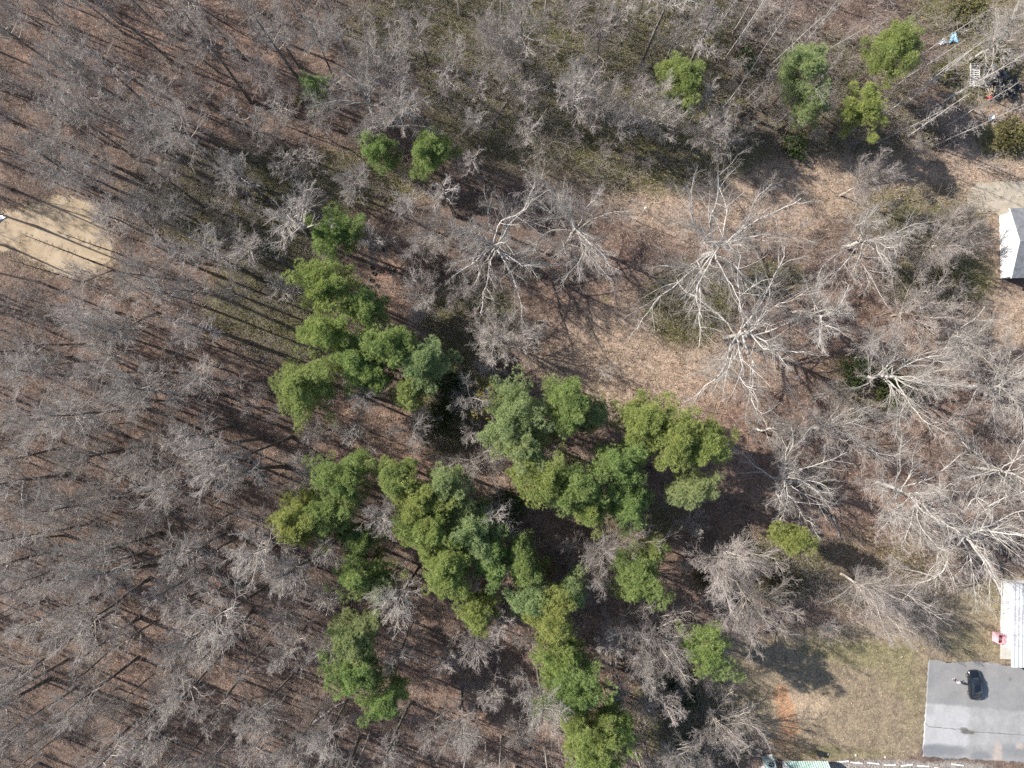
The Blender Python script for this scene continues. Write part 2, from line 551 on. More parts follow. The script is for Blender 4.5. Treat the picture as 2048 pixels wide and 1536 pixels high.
    mc = simple("crack_soil", (0.13, 0.115, 0.095), 0.95)
    link("crack", strip([(1849, 1445), (1857, 1453), (1900, 1457), (1922, 1459), (1932, 1458)], .05, 1), mc, o)
    link("crack", strip([(1938, 1463), (1960, 1464), (1990, 1466), (2060, 1471), (2150, 1476)], .05, 2), mc, o)


parking_lot()

# ------------------------------------------------------------------ tree generator (all branches of a level at once)


def spawn(r, P, R, n, t0, t1, ang, asd, ratio, K, up, wig, rr, rmin, tipshrink=0.5, inherit=0.0, len_abs=None):
    N, Kp, _ = P.shape
    seg = np.diff(P, axis=1)
    plen = np.linalg.norm(seg, axis=2).sum(1)
    idx = np.repeat(np.arange(N), n)
    M = len(idx)
    j = np.tile(np.arange(n), N)
    t = t0 + (t1 - t0) * np.clip((j + r.uniform(0, 1, M)) / n, 0, 1)
    s = np.clip(t * (Kp - 1), 0, Kp - 1 - 1e-6)
    k = s.astype(int); f = (s - k)[:, None]
    p = P[idx, k] * (1 - f) + P[idx, k + 1] * f
    T = seg[idx, k]; T = T / (np.linalg.norm(T, axis=1, keepdims=True) + 1e-9)
    rad = R[idx, k] * (1 - f[:, 0]) + R[idx, k + 1] * f[:, 0]
    ref = np.where(np.abs(T[:, 2:3]) > 0.9, np.array([[1., 0, 0]]), np.array([[0, 0, 1.]]))
    U = np.cross(T, ref); U /= np.linalg.norm(U, axis=1, keepdims=True)
    Vv = np.cross(T, U)
    phi = j * 2.399 + np.repeat(r.uniform(0, 6.28, N), n) + r.normal(0, .5, M)
    a = np.radians(np.clip(r.normal(ang, asd, M), 8, 110))
    d = np.cos(a)[:, None] * T + np.sin(a)[:, None] * (np.cos(phi)[:, None] * U + np.sin(phi)[:, None] * Vv)
    L = (plen[idx] * ratio if len_abs is None else len_abs) * (1 - tipshrink * (t - t0) / max(1e-6, t1 - t0)) * r.uniform(.65, 1.25, M)
    out = np.zeros((M, K, 3)); out[:, 0] = p
    st = (L / (K - 1))[:, None]
    for q in range(1, K):
        d = d + r.normal(0, wig, (M, 3)) + np.array([0, 0, up])
        d /= np.linalg.norm(d, axis=1, keepdims=True)
        out[:, q] = out[:, q - 1] + d * st
    r0 = np.maximum(rad * rr * r.uniform(.7, 1.1, M), rmin)
    tt = np.linspace(0, 1, K)[None]
    Ro = np.maximum(r0[:, None] * (1 - 0.72 * tt), rmin * (1 - .4 * tt))
    return out, Ro


def tubes(P, R, S):
    N, K, _ = P.shape
    D = P[:, -1] - P[:, 0]
    D = D / (np.linalg.norm(D, axis=1, keepdims=True) + 1e-9)
    ref = np.where(np.abs(D[:, 2:3]) > 0.9, np.array([[1., 0, 0]]), np.array([[0, 0, 1.]]))
    U = np.cross(D, ref); U /= np.linalg.norm(U, axis=1, keepdims=True)
    Vv = np.cross(D, U)
    th = np.arange(S) / S * 2 * np.pi
    off = np.cos(th)[None, None, :, None] * U[:, None, None] + np.sin(th)[None, None, :, None] * Vv[:, None, None]
    V = P[:, :, None] + R[:, :, None, None] * off
    i = np.arange(N * K * S).reshape(N, K, S)
    j = np.roll(i, -1, 2)
    F = np.stack([i[:, :-1], j[:, :-1], j[:, 1:], i[:, 1:]], -1).reshape(-1, 4)
    return V.reshape(-1, 3), F


def join(parts):
    Vs, Fs, o = [], [], 0
    for V, F in parts:
        Vs.append(V); Fs.append(F + o); o += len(V)
    return np.concatenate(Vs), np.concatenate(Fs)


def trunk_line(r, H, rad, K=10, lean=(0, 0), wig=0.1, flare=True):
    t = np.linspace(0, 1, K)
    P = np.zeros((1, K, 3))
    w = np.cumsum(r.normal(0, wig, (K, 2)), 0)
    P[0, :, 0] = lean[0] * t * H + w[:, 0] * t
    P[0, :, 1] = lean[1] * t * H + w[:, 1] * t
    P[0, :, 2] = -0.25 + t * (H + .25)
    R = rad * (1 - 0.75 * t)[None]
    if flare: R[0, 0] *= 1.5
    return P, R


def forest_tree(seed, H, cr, tr, n1=15, twig=5, base=.5, lean=(0, 0), up=.10, K0=10, ang=48):
    """tall, narrow forest-grown tree"""
    r = np.random.default_rng(seed)
    P0, R0 = trunk_line(r, H * .93, tr, K0, lean, .12)
    P1, R1 = spawn(r, P0, R0, n1, base, .98, ang, 12, 0, 6, up, .14, .62, .036, .5, len_abs=cr * 1.3)
    P2, R2 = spawn(r, P1, R1, 7, .2, 1, 38, 12, .52, 5, .05, .14, .62, .022)
    P3, R3 = spawn(r, P2, R2, 6, .15, 1, 34, 11, .60, 3, .04, .11, .62, .0125)
    P4, R4 = spawn(r, P3, R3, max(2, twig - 1), .15, 1, 32, 10, .66, 3, .03, .10, .7, .0085)
    tk = tubes(P0, R0, 8)
    cw = join([tubes(P1, R1, 5), tubes(P2, R2, 4), tubes(P3, R3, 3), tubes(P4, R4, 3)])
    return tk, cw


def spreading_tree(seed, H, cr, tr, fork=.4, limbs=7, lean=(0, 0), dens=6, ang=52, up=.05, wig=.17):
    """old open-grown tree: short trunk, crooked wide limbs"""
    r = np.random.default_rng(seed)
    P0, R0 = trunk_line(r, H * fork * 1.35, tr, 9, lean, .15)
    b0 = R0[0, 1]
    R0 = np.tile((b0 * (1 - .45 * np.linspace(0, 1, 9)))[None], (1, 1))
    R0[0, 0] *= 1.35
    P1, R1 = spawn(r, P0, R0, limbs, .50, 1.0, ang, 13, 0, 11, up, wig, .62, .05, .2, len_abs=cr * 1.25)
    Pl, Rl = spawn(r, P0, R0, 3, .93, 1.0, 24, 8, 0, 11, .07, wig * .8, .70, .045, .1, len_abs=H * (1 - fork) * .95)
    P1 = np.concatenate([P1, Pl]); R1 = np.concatenate([R1, Rl])
    P2, R2 = spawn(r, P1, R1, 8, .16, 1, 38, 12, .46, 7, .05, .13, .60, .024)
    P3, R3 = spawn(r, P2, R2, dens, .15, 1, 34, 11, .50, 4, .04, .10, .55, .012)
    P3b, R3b = spawn(r, P1, R1, 14, .2, 1, 36, 12, .26, 4, .05, .10, .35, .012)
    P3 = np.concatenate([P3, P3b]); R3 = np.concatenate([R3, R3b])
    P4, R4 = spawn(r, P3, R3, dens, .15, 1, 31, 10, .62, 3, .03, .09, .62, .0085)
    P5, R5 = spawn(r, P4, R4, 2, .2, .9, 29, 10, .7, 2, .02, .1, .7, .0065)
    tk = tubes(P0, R0, 10)
    lb = join([tubes(P1, R1, 7), tubes(P2, R2, 5)])
    cw = join([tubes(P3, R3, 4), tubes(P4, R4, 3), tubes(P5, R5, 3)])
    return tk, lb, cw


def pole_tree(seed, H, tr, cr):
    """thin straight tree with short side branches"""
    r = np.random.default_rng(seed)
    P0, R0 = trunk_line(r, H, tr, 9, (r.normal(0, .02), r.normal(0, .02)), .05)
    P1, R1 = spawn(r, P0, R0, 30, .3, .98, 62, 10, 0, 4, .05, .14, .45, .014, .55, len_abs=cr)
    P2, R2 = spawn(r, P1, R1, 5, .2, 1, 42, 12, .5, 3, .03, .16, .6, .010)
    P3, R3 = spawn(r, P2, R2, 4, .2, 1, 40, 12, .55, 2, .02, .16, .6, .008)
    return tubes(P0, R0, 6), join([tubes(P1, R1, 4), tubes(P2, R2, 3), tubes(P3, R3, 3)])


def sapling(seed, H, cr, stems=3):
    r = np.random.default_rng(seed)
    P0, R0 = [], []
    for _ in range(stems):
        a = r.uniform(0, 6.28)
        P, R = trunk_line(r, H * r.uniform(.7, 1), .045, 7, (math.cos(a) * .18, math.sin(a) * .18), .07, False)
        P0.append(P); R0.append(R)
    P0, R0 = np.concatenate(P0), np.concatenate(R0)
    P1, R1 = spawn(r, P0, R0, 11, .25, 1, 45, 12, 0, 4, .06, .15, .6, .013, .4, len_abs=cr)
    P2, R2 = spawn(r, P1, R1, 6, .15, 1, 40, 14, .5, 3, .04, .18, .6, .010)
    P3, R3 = spawn(r, P2, R2, 4, .15, 1, 40, 14, .5, 2, .03, .18, .6, .008)
    return join([tubes(P0, R0, 5), tubes(P1, R1, 4), tubes(P2, R2, 3), tubes(P3, R3, 3)])


def blades(r, C, D, n, lmin, lmax, wid, spread, z=0.0):
    """tufts of needle blades / leaf faces at points C heading along D"""
    M = len(C)
    idx = np.repeat(np.arange(M), n)
    d = D[idx] + r.normal(0, spread, (M * n, 3)); d[:, 2] += z
    d /= np.linalg.norm(d, axis=1, keepdims=True) + 1e-9
    L = r.uniform(lmin, lmax, M * n)[:, None]
    s = np.cross(d, r.normal(0, 1, (M * n, 3))); s /= np.linalg.norm(s, axis=1, keepdims=True) + 1e-9
    c = C[idx] + r.normal(0, .03, (M * n, 3))
    V = np.stack([c - s * wid * .5, c + s * wid * .5, c + d * L * .7 + s * wid * .45, c + d * L, c + d * L * .7 - s * wid * .45], 1).reshape(-1, 3)
    F = np.arange(M * n * 5).reshape(-1, 5)
    return V, F


def needles(r, C, D, n, lmin, lmax, wid, spread):
    """bundles of single-triangle needles"""
    M = len(C)
    idx = np.repeat(np.arange(M), n)
    d = D[idx] + r.normal(0, spread, (M * n, 3))
    d /= np.linalg.norm(d, axis=1, keepdims=True) + 1e-9
    L = r.uniform(lmin, lmax, M * n)[:, None]
    s = np.cross(d, r.normal(0, 1, (M * n, 3))); s /= np.linalg.norm(s, axis=1, keepdims=True) + 1e-9
    c = C[idx]
    V = np.stack([c - s * wid * .5, c + s * wid * .5, c + d * L], 1).reshape(-1, 3)
    return V, np.arange(M * n * 3).reshape(-1, 3)


def pine(seed, H, cr, dens=1.0, base=.45):
    """trunk, whorled limbs, and a needle clump round each limb and twig end"""
    r = np.random.default_rng(seed)
    P0, R0 = trunk_line(r, H * .97, .10 + H * .009, 10, (r.normal(0, .015), r.normal(0, .015)), .10)
    n1 = int(30 + 6 * cr)
    P1, R1 = spawn(r, P0, R0, n1, base, .99, 66, 12, 0, 6, .10, .09, .4, .03, .0, len_abs=1.0)
    tt = np.clip((P1[:, 0, 2] / (H * .97) - base) / (1 - base), 0, 1)
    prof = np.clip(np.sin(np.clip(.30 + tt * .74, 0, 1) * np.pi) ** .55, .25, 1)
    az = np.arctan2(P1[:, -1, 1] - P1[:, 0, 1], P1[:, -1, 0] - P1[:, 0, 0])
    lob = 1 + .16 * np.sin(2 * az + r.uniform(0, 6)) + .13 * np.sin(3 * az + r.uniform(0, 6)) + r.normal(0, .13, n1)
    P1 = P1[:, :1] + (P1 - P1[:, :1]) * (cr * prof * lob)[:, None, None]
    P2, R2 = spawn(r, P1, R1, max(3, int(1.5 + .95 * cr)), .35, .95, 46, 12, .30, 4, .10, .10, .5, .016, .4)
    cen = np.concatenate([P1[:, -1], P2[:, -1]])
    cen = cen[r.uniform(0, 1, len(cen)) < dens]
    rad = r.uniform(.30, .74, len(cen)) * (.85 + .05 * cr)
    nt_ = 30
    idx = np.repeat(np.arange(len(cen)), nt_)
    u = r.normal(0, 1, (len(idx), 3)); u[:, 2] = np.abs(u[:, 2]) * .95 - .25
    u /= np.linalg.norm(u, axis=1, keepdims=True)
    rr = rad[idx][:, None] * r.uniform(.55, 1.0, len(idx))[:, None] ** .5
    C = cen[idx] + u * rr * np.array([1, 1, .72])
    return tubes(P0, R0, 8), join([tubes(P1, R1, 5), tubes(P2, R2, 3)]), needles(r, C, u * .9, 11, .20, .46, .042, .6)


def bush(seed, R, H, n, L=.28, wid=.10, stems=7, spread=.8):
    """leafy bush or young cedar: stems, leaf sprays through a lumpy volume"""
    r = np.random.default_rng(seed)
    P0 = []
    K = 5
    a = r.uniform(0, 6.28, stems)
    out = np.zeros((stems, K, 3))
    for k in range(K):
        t = k / (K - 1)
        out[:, k, 0] = np.cos(a) * R * .55 * t ** 1.3 * r.uniform(.3, 1, stems)
        out[:, k, 1] = np.sin(a) * R * .55 * t ** 1.3 * r.uniform(.3, 1, stems)
        out[:, k, 2] = -.1 + t * H * r.uniform(.75, .95, stems)
    Rr = np.tile(np.linspace(.05, .012, K)[None], (stems, 1))
    st = tubes(out, Rr, 5)
    u = r.normal(0, 1, (n, 3)); u /= np.linalg.norm(u, axis=1, keepdims=True)
    rad = r.uniform(.35, 1, n) ** .6
    az = np.arctan2(u[:, 1], u[:, 0])
    lob = 1 + .22 * np.sin(3 * az + seed) + .18 * np.sin(5 * az + 2 * u[:, 2] * 3 + seed)
    C = np.stack([u[:, 0] * R * rad * lob, u[:, 1] * R * rad * lob, H * .52 + u[:, 2] * H * .46 * rad], 1)
    C[:, 2] = np.maximum(C[:, 2], .08)
    return st, blades(r, C, u * .5, 8, L * .6, L, wid, spread, .25)


# ------------------------------------------------------------------ putting trees into the scene


def mk(name, VF, mat, smooth=True):
    me = mesh_np(name, VF[0], VF[1], smooth)
    me.materials.append(mat)
    return me


COUNT = {}


def place_tree(name, x, y, parts, label, cat, group=None, rz=0.0, s=1.0, z=0.0, tilt=(0, 0)):
    """Empty at the foot of the tree; parts = [(part name, mesh)]; meshes may be shared"""
    root = empty(name, (x, y, z), rz)
    root.rotation_euler = (tilt[0], tilt[1], rz)
    root.scale = (s, s, s)
    tag(root, label, cat, group)
    for pn, me in parts:
        o = bpy.data.objects.new(pn, me)
        COL.objects.link(o)
        o.parent = root
    COUNT[name] = COUNT.get(name, 0) + 1
    return root


# ---- pines: (photo px, py of crown centre, crown radius px, height m, needle tone, label)
PINES = [
    (1357, 165, 54, 14, 'g', "round bright green pine standing alone above the middle of the bare wood"),
    (1600, 148, 56, 15, 'b', "broad pale green pine left of the two upper right pines"),
    (1612, 212, 40, 13, 'b', "hazy pale pine just below the broad pale upper pine"),
    (1785, 102, 60, 15, 'g', "large dull green pine left of the blue tarp"),
    (1722, 214, 42, 14, 'y', "pine with bright lime tips casting shadow on the tan grass track"),
    (760, 306, 38, 11, 'g', "smaller dark pine of the pair in the upper wood, on the left"),
    (855, 306, 46, 13, 'g', "ragged pine of the upper pair, right of its smaller neighbour"),
    (630, 180, 30, 10, 'b', "faint pale young pine among bare trees of the upper wood"),
    (668, 474, 52, 12, 'g', "dark pine topping the left pine column, above the scattered tyres"),
    (655, 568, 58, 17, 'y', "bright round-topped pine left of the scattered tyres"),
    (735, 612, 48, 15, 'g', "dark green pine below the scattered tyres"),
    (662, 664, 46, 18, 'y', "lime green pine on the left edge of the pine column"),
    (705, 712, 48, 17, 'g', "pine in the thick of the left pine column, above the pale sapling"),
    (782, 702, 52, 17, 'g', "broad pine at the right of the left pine column's thick part"),
    (738, 746, 44, 16, 'y', "yellow-green pine below centre of the left pine column"),
    (852, 732, 50, 16, 'b', "shaded blue-green pine on the right of the left pine column"),
    (818, 778, 34, 15, 'g', "small pine at the lower tip of the left pine column"),
    (622, 770, 66, 18, 'g', "big round pine standing apart left of the pine column"),
    (1030, 830, 66, 18, 'b', "pale blue-green pine at the upper left of the central pines"),
    (1045, 885, 58, 18, 'b', "pale blue-green pine below its pale twin in the central pines"),
    (1128, 812, 58, 17, 'g', "bright pine at the top of the central pines, beside the pink clearing"),
    (1175, 832, 34, 14, 'b', "small dark pine jutting right from the top of the central pines"),
    (1292, 846, 54, 17, 'y', "pale olive pine at the upper left of the right-hand pine trio"),
    (1345, 876, 58, 18, 'y', "sunlit yellow-green pine in the heart of the right-hand pine trio"),
    (1400, 890, 48, 17, 'y', "yellow-green pine on the right edge of the right-hand pine trio"),
    (1382, 958, 44, 16, 'b', "green pine at the foot of the right-hand pine trio"),
    (1090, 945, 62, 17, 'y', "speckled thin-crowned pine at lower left of the central pines"),
    (1165, 965, 66, 17, 'g', "wide thin-crowned pine at the lower middle of the central pines"),
    (1240, 925, 46, 16, 'g', "neat domed pine between the central pines and the right-hand trio"),
    (1245, 1000, 46, 15, 'g', "dark-edged pine at the lower right of the central pines"),
    (1180, 1012, 40, 15, 'y', "olive pine on the lower fringe of the central pines"),
    (688, 956, 56, 17, 'g', "pine at the top of the lower left pine group"),
    (598, 1036, 52, 18, 'y', "lime pine on the left tip of the lower left pine group"),
    (662, 1030, 50, 17, 'g', "green pine beside the lime pine of the lower left group"),
    (722, 1078, 40, 14, 'g', "shaded pine at the lower right of the lower left group"),
    (790, 956, 46, 17, 'g', "pine between the lower left group and the lower middle group"),
    (846, 1000, 58, 18, 'y', "olive-lime pine at upper left of the lower middle group"),
    (902, 966, 46, 17, 'b', "pale pine at the top of the lower middle group"),
    (858, 1066, 62, 18, 'y', "largest yellow-green pine of the lower middle group, left side"),
    (948, 1052, 58, 17, 'b', "deep blue-green pine on the shaded side of the lower middle group"),
    (900, 1134, 56, 18, 'y', "lime pine at the foot of the lower middle group"),
    (985, 1110, 46, 16, 'g', "dark pine low in the lower middle group, right side"),
    (1040, 1128, 40, 16, 'g', "mid green pine right of the lower middle group"),
    (735, 1136, 48, 16, 'g', "thin green pine below the lower left group"),
    (770, 1172, 32, 15, 'b', "small pale pine beneath the thin green pine"),
    (960, 1216, 38, 16, 'y', "upright lime-tipped pine left of the pale tufted pine"),
    (1052, 1196, 42, 17, 'b', "pale tufted pine at the upper left of the tufted pair"),
    (1098, 1232, 56, 18, 'y', "large pale tufted pine with open crown near the lower centre"),
    (1140, 1176, 34, 15, 'b', "small pale pine above the large tufted pine"),
    (708, 1262, 50, 17, 'b', "bluish pine at the top of the pine trio amid lower left bare wood"),
    (716, 1328, 52, 17, 'g', "middle pine of the trio amid lower left bare wood"),
    (772, 1386, 44, 15, 'g', "darkest, lowest pine of the trio amid lower left bare wood"),
    (1275, 1156, 58, 13, 'g', "olive green pine left of the pale-trunked trees by the lawn"),
    (1312, 1104, 28, 11, 'g', "slim green pine above the olive pine near the lawn"),
    (1407, 1296, 47, 16, 'g', "solitary oval pine throwing its shadow on the lawn"),
    (1580, 1080, 33, 12, 'y', "small lime green pine above the fan-shaped bare tree"),
    (1122, 1312, 46, 16, 'y', "pale green pine topping the bottom pine column"),
    (1152, 1366, 62, 18, 'g', "big round pine in the bottom pine column's middle"),
    (1172, 1442, 60, 18, 'y', "broad lime pine low in the bottom pine column"),
    (1226, 1440, 38, 16, 'g', "narrow pine on the right of the bottom pine column"),
    (1185, 1506, 62, 18, 'y', "bright pine cut by the photo's bottom edge"),
]
MP = {'g': M_PINE, 'b': M_PINEB, 'y': M_PINEY}
PINE_BASE = []
for i, (px, py, cr, H, tone, lab) in enumerate(PINES):
    x, y = W(px, py, H * .72)
    thin = {(1612, 212): .5, (630, 180): .4, (1275, 1156): .55, (1312, 1104): .5, (735, 1136): .6, (1090, 945): .65, (1165, 965): .65, (770, 1172): .6, (735, 612): .6, (668, 474): .6, (722, 1078): .6, (760, 306): .6}.get((px, py), .76)
    k = CH / (CH - H * .72)
    tk, br, nl = pine(100 + i, H, cr / PX / k * (1.08 if py > 340 else .94), thin, .48)
    place_tree("pine_tree", x, y, [("trunk", mk("trunk", tk, M_PINEBARK)), ("branches", mk("branches", br, M_PINEBARK)), ("foliage", mk("foliage", nl, MP[tone], False))],
               lab, "pine tree", "green pines among the bare wood", random.uniform(0, 6.28))
    PINE_BASE.append((px, py, cr, x, y))

# ---- evergreen bushes and young cedars: (px, py, radius px, height, material, label)
BUSHES = [
    (1490, 115, 20, 4.0, 'c', "small dark cedar left of the broad pale upper pine"),
    (1590, 291, 26, 2.6, 'c', "dark green bush at the edge of the tan track"),
    (1472, 214, 18, 2.4, 's', "small olive bush between two bare trees of the upper wood"),
    (1712, 745, 34, 3.5, 'c', "dark cedar bush at the foot of the leaning white-barked tree"),
    (1790, 785, 46, 2.6, 'c', "shaded wide bush under the white-barked tree's crown"),
    (2024, 268, 34, 3.0, 's', "olive bush at the right edge above the gravel pad"),
    (1980, 98, 36, 3.4, 's', "bright olive bush under the pale tree near the junk heap"),
    (1886, 140, 20, 2.6, 's', "olive bush left of the white ladders"),
    (1900, 560, 34, 1.6, 's', "low olive thicket left of the white house"),
    (1850, 545, 26, 1.2, 's', "sunlit low shrub left of the olive thicket by the house"),
    (1510, 574, 20, 1.8, 'c', "small green bush beneath the largest spreading bare tree"),
    (1720, 820, 24, 1.6, 's', "half-shaded low bush right of the fan of fallen-looking limbs"),
    (1640, 978, 20, 2.2, 'c', "dark bush clinging beside the snapped dark trunk"),
    (1840, 610, 22, 1.2, 's', "ground-hugging olive shrub below the house thicket"),
    (880, 830, 34, 3.0, 'c', "shaded evergreen shrub at the right foot of the left pine column"),
    (905, 770, 32, 3.0, 'c', "dark shrub between the left pine column and the pale round sapling"),
    (560, 300, 14, 1.8, 'c', "tiny dark evergreen in the upper left wood"),
    (600, 200, 10, 1.6, 's', "tiny olive shrub beside the faint young pine"),
    (1935, 20, 44, 2.0, 's', "brownish olive thicket at the top right edge"),
    (1860, 275, 16, 1.5, 's', "low yellowish shrub beside the tan track's shadow"),
    (1020, 1010, 34, 5.0, 'c', "shaded young evergreen between the central and lower middle pines"),
    (1085, 1140, 28, 5.0, 's', "yellow-green young evergreen above the large tufted pine"),
    (1410, 1150, 26, 2.0, 's', "olive shrub under the pale-trunked tree by the lawn"),
    (1560, 1160, 44, 2.0, 's', "grey-green thicket below the small lime pine"),
    (1360, 1390, 40, 1.6, 'c', "shaded dark shrub beneath the solitary oval pine"),
    (1400, 1490, 36, 1.4, 'c', "dark shrub below the round bare tree beside the lawn"),
]
for i, (px, py, rp, H, mt, lab) in enumerate(BUSHES):
    x, y = W(px, py, H * .5)
    R = rp / PX
    st, lf = bush(400 + i, R, H, int(60 + 62 * R * R), .30 if mt == 'c' else .26, .10, 7)
    place_tree("evergreen_bush", x, y, [("stems", mk("stems", st, M_PINEBARK)), ("foliage", mk("foliage", lf, M_CEDAR if mt == 'c' else M_SHRUB, False))],
               lab, "bush", "evergreen bushes under the trees")

# golden ivy-clad tree beside the central pines
x, y = W(975, 800, 10)
tk, cw = forest_tree(77, 13, 2.6, .14, 8, 3, .3)
st, lf = bush(78, 3.0, 14, 560, .26, .12, 3)
place_tree("ivy_clad_tree", x, y, [("trunk", mk("trunk", tk, M_TRUNK)), ("crown", mk("crown", cw, M_TWIG)), ("foliage", mk("foliage", lf, M_IVY, False))],
           "bare tree draped in golden leaves beside the pale central pines", "tree")

# ---- large open-grown bare trees: (px, py crown centre, crown radius px, height, fork, material, label, lean)
BIG = [
    (990, 480, 112, 19, .42, 'p', "tall many-limbed bare tree with long shadow above the bare-floored hollow", (0, 0)),
    (1152, 448, 104, 18, .42, 'p', "spreading bare tree right of the tall many-limbed one", (0, 0)),
    (1452, 482, 150, 19, .38, 'p', "largest spreading grey tree, filling the middle right of the wood", (0, 0)),
    (1742, 472, 92, 14, .38, 'p', "pale crooked bare tree below the tan track", (0, 0)),
    (1500, 664, 150, 18, .42, 'p', "wide pale tree with forked trunk below the largest spreading one", (0, 0)),
    (1640, 610, 62, 15, .45, 'p', "smaller pale tree touching the wide forked one on its right", (0, 0)),
    (1800, 752, 118, 17, .40, 'p', "leaning white-barked tree with limbs swept to the right", (.12, 0)),
    (1680, 862, 92, 14, .30, 'p', "low white-limbed tree fanning right over pink leaf litter", (.25, .03)),
    (1535, 862, 48, 9, .45, 'p', "small broken pale tree left of the fanning white-limbed one", (0, 0)),
    (1580, 968, 88, 15, .42, 'p', "white dense-limbed tree right of the right-hand pine trio", (0, 0)),
    (1832, 985, 112, 17, .42, 'p', "pale broad tree among pink leaf litter at the right", (0, 0)),
    (2015, 772, 88, 16, .42, 'p', "white crooked tree at the right edge, below the house", (0, 0)),
    (1960, 1075, 128, 19, .38, 'p', "big pale tree sweeping over the long white building's end", (.06, -.04)),
    (2030, 950, 80, 16, .42, 'p', "pale tree on the right edge above the sweeping big one", (0, 0)),
    (1470, 1118, 84, 15, .35, 'b', "tan-limbed tree with pale trunk at the lawn's upper edge", (.05, -.05)),
    (1508, 1196, 84, 14, .35, 'b', "tan-limbed tree overhanging the lawn's top corner", (.05, -.08)),
    (1745, 1185, 116, 15, .25, 'b', "fan-shaped tan tree leaning over the top of the lawn", (.18, -.12)),
    (1310, 1268, 88, 15, .35, 'b', "dense tan tree left of the solitary oval pine", (.03, -.10)),
    (1438, 1446, 74, 11, .30, 'b', "round tan-twigged tree at the lawn's left edge, near the bottom", (.02, -.05)),
    (1935, 680, 62, 12, .38, 'p', "grey tree between the house thicket and the right-edge white tree", (0, 0)),
    (2022, 62, 60, 15, .40, 'p', "white-limbed tree overhanging the junk heap", (0, 0)),
    (1215, 1128, 84, 14, .40, 'b', "fine-twigged round tree below the central pines", (0, 0)),
    (738, 190, 94, 17, .45, 'p', "spreading pale tree in the upper wood near the faint young pine", (0, 0)),
    (1012, 92, 68, 15, .48, 'g', "dense-crowned tree with visible forked trunk near the top centre", (0, 0)),
    (1200, 215, 56, 13, .45, 'g', "upright grey tree in the olive upper wood", (0, 0)),
    (985, 672, 70, 11, .38, 'g', "round bare tree beside the bare-floored hollow", (0, 0)),
    (850, 592, 56, 10, .40, 'g', "round grey tree right of the scattered tyres", (0, 0)),
    (868, 462, 66, 12, .40, 'g', "twiggy grey tree left of the tall many-limbed one", (0, 0)),
    (1745, 355, 54, 11, .60, 'b', "slender brown tree alone on the tan track with angled trunk", (.05, .02)),
    (1820, 625, 66, 9, .35, 'b', "low tan-twigged tree below the house thicket", (0, 0)),
    (1330, 225, 62, 13, .45, 'g', "grey tree below the round bright green pine", (0, 0)),
    (1590, 215, 48, 12, .45, 'g', "bare tree in front of the hazy pale pine", (0, 0)),
    (985, 742, 34, 7, .38, 'p', "silver round little tree above the golden-leaved one", (0, 0)),
    (1445, 265, 62, 12, .45, 'g', "rust-grey tree above the tan track's left end", (0, 0)),
    (1380, 1040, 34, 8, .35, 'p', "silver starburst tree below the right-hand pine trio", (0, 0)),
    (955, 930, 64, 10, .40, 'b', "thin-twigged brown tree left of the central pines", (0, 0)),
    (1870, 480, 66, 8, .25, 'b', "tangled brown tree left of the white house", (0, 0)),
    (1920, 470, 50, 7, .25, 'b', "tangled twiggy tree against the white house's gravel pad", (0, 0)),
]
MB_ = {'p': (M_PALE, M_TWIG), 'b': (M_TANBARK, M_TWIGB), 'g': (M_TWIG, M_TWIG)}
for i, (px, py, cr, H, fk, mt, lab, ln) in enumerate(BIG):
    hc = H * (fk + .22)
    x, y = W(px, py, hc)
    x -= ln[0] * hc; y -= ln[1] * hc
    k = CH / (CH - hc)
    R = cr / PX / k * 1.2
    dens = 6 if R > 3.5 else 5
    if mt == 'p':
        tk, lb, cw = spreading_tree(500 + i, H, R, .11 + .015 * R + .006 * H, fk, 13 if R > 5 else 10, ln, dens, 66, .018, .21)
    else:
        tk, lb, cw = spreading_tree(500 + i, H, R, .07 + .011 * R + .004 * H, fk, 13 if R > 4 else 11, ln, dens, 48, .05, .11)
    place_tree("bare_tree", x, y, [("trunk", mk("trunk", tk, MB_[mt][0])), ("branches", mk("branches", lb, MB_[mt][0])), ("crown", mk("crown", cw, MB_[mt][1]))], lab, "bare tree", "large bare trees in the open wood")

# ---- forest trees: shared meshes, placed one by one
FV = []
for i in range(12):
    H = 17.0 + (i % 4) * 1.8
    tk, cw = forest_tree(30 + i, H, (2.6, 3.6, 4.6)[i % 3], .21 + .025 * (i % 5), (13, 17, 20)[(i * 2) % 3], 6, .50 + .05 * (i % 4), lean=(.03 * (i % 3 - 1), .03 * (i % 2)))
    FV.append((H, [("trunk", mk("trunk", tk, M_TRUNK)), ("crown", mk("crown", cw, M_TWIG if i % 3 else M_TWIGB))]))
SVv = []
for i in range(6):
    H = 11.5 + (i % 3) * 1.5
    tk, cw = forest_tree(60 + i, H, 3.0 + .35 * (i % 3), .11, 16, 6, .32, ang=42)
    SVv.append((H, [("trunk", mk("trunk", tk, M_TRUNK)), ("crown", mk("crown", cw, M_TWIG if i % 2 else M_TWIGB))]))
PV = []
for i in range(4):
    H = 13 + i * 1.3
    tk, cw = pole_tree(80 + i, H, .095, 1.5 + .2 * (i % 2))
    PV.append((H, [("trunk", mk("trunk", tk, M_PALE)), ("crown", mk("crown", cw, M_TWIG))]))
DV = []
for i in range(3):
    tk, cw = pole_tree(85 + i, 12.5 + i, .11, .9)
    DV.append((12.5 + i, [("trunk", mk("trunk", tk, M_TRUNK)), ("crown", mk("crown", cw, M_TRUNK))]))
SAP = [mk("bare_sapling", sapling(90 + i, 4.2 + .7 * (i % 4), 1.5 + .2 * (i % 3), 2 + i % 3), M_TWIG if i % 2 else M_TWIGB) for i in range(7)]

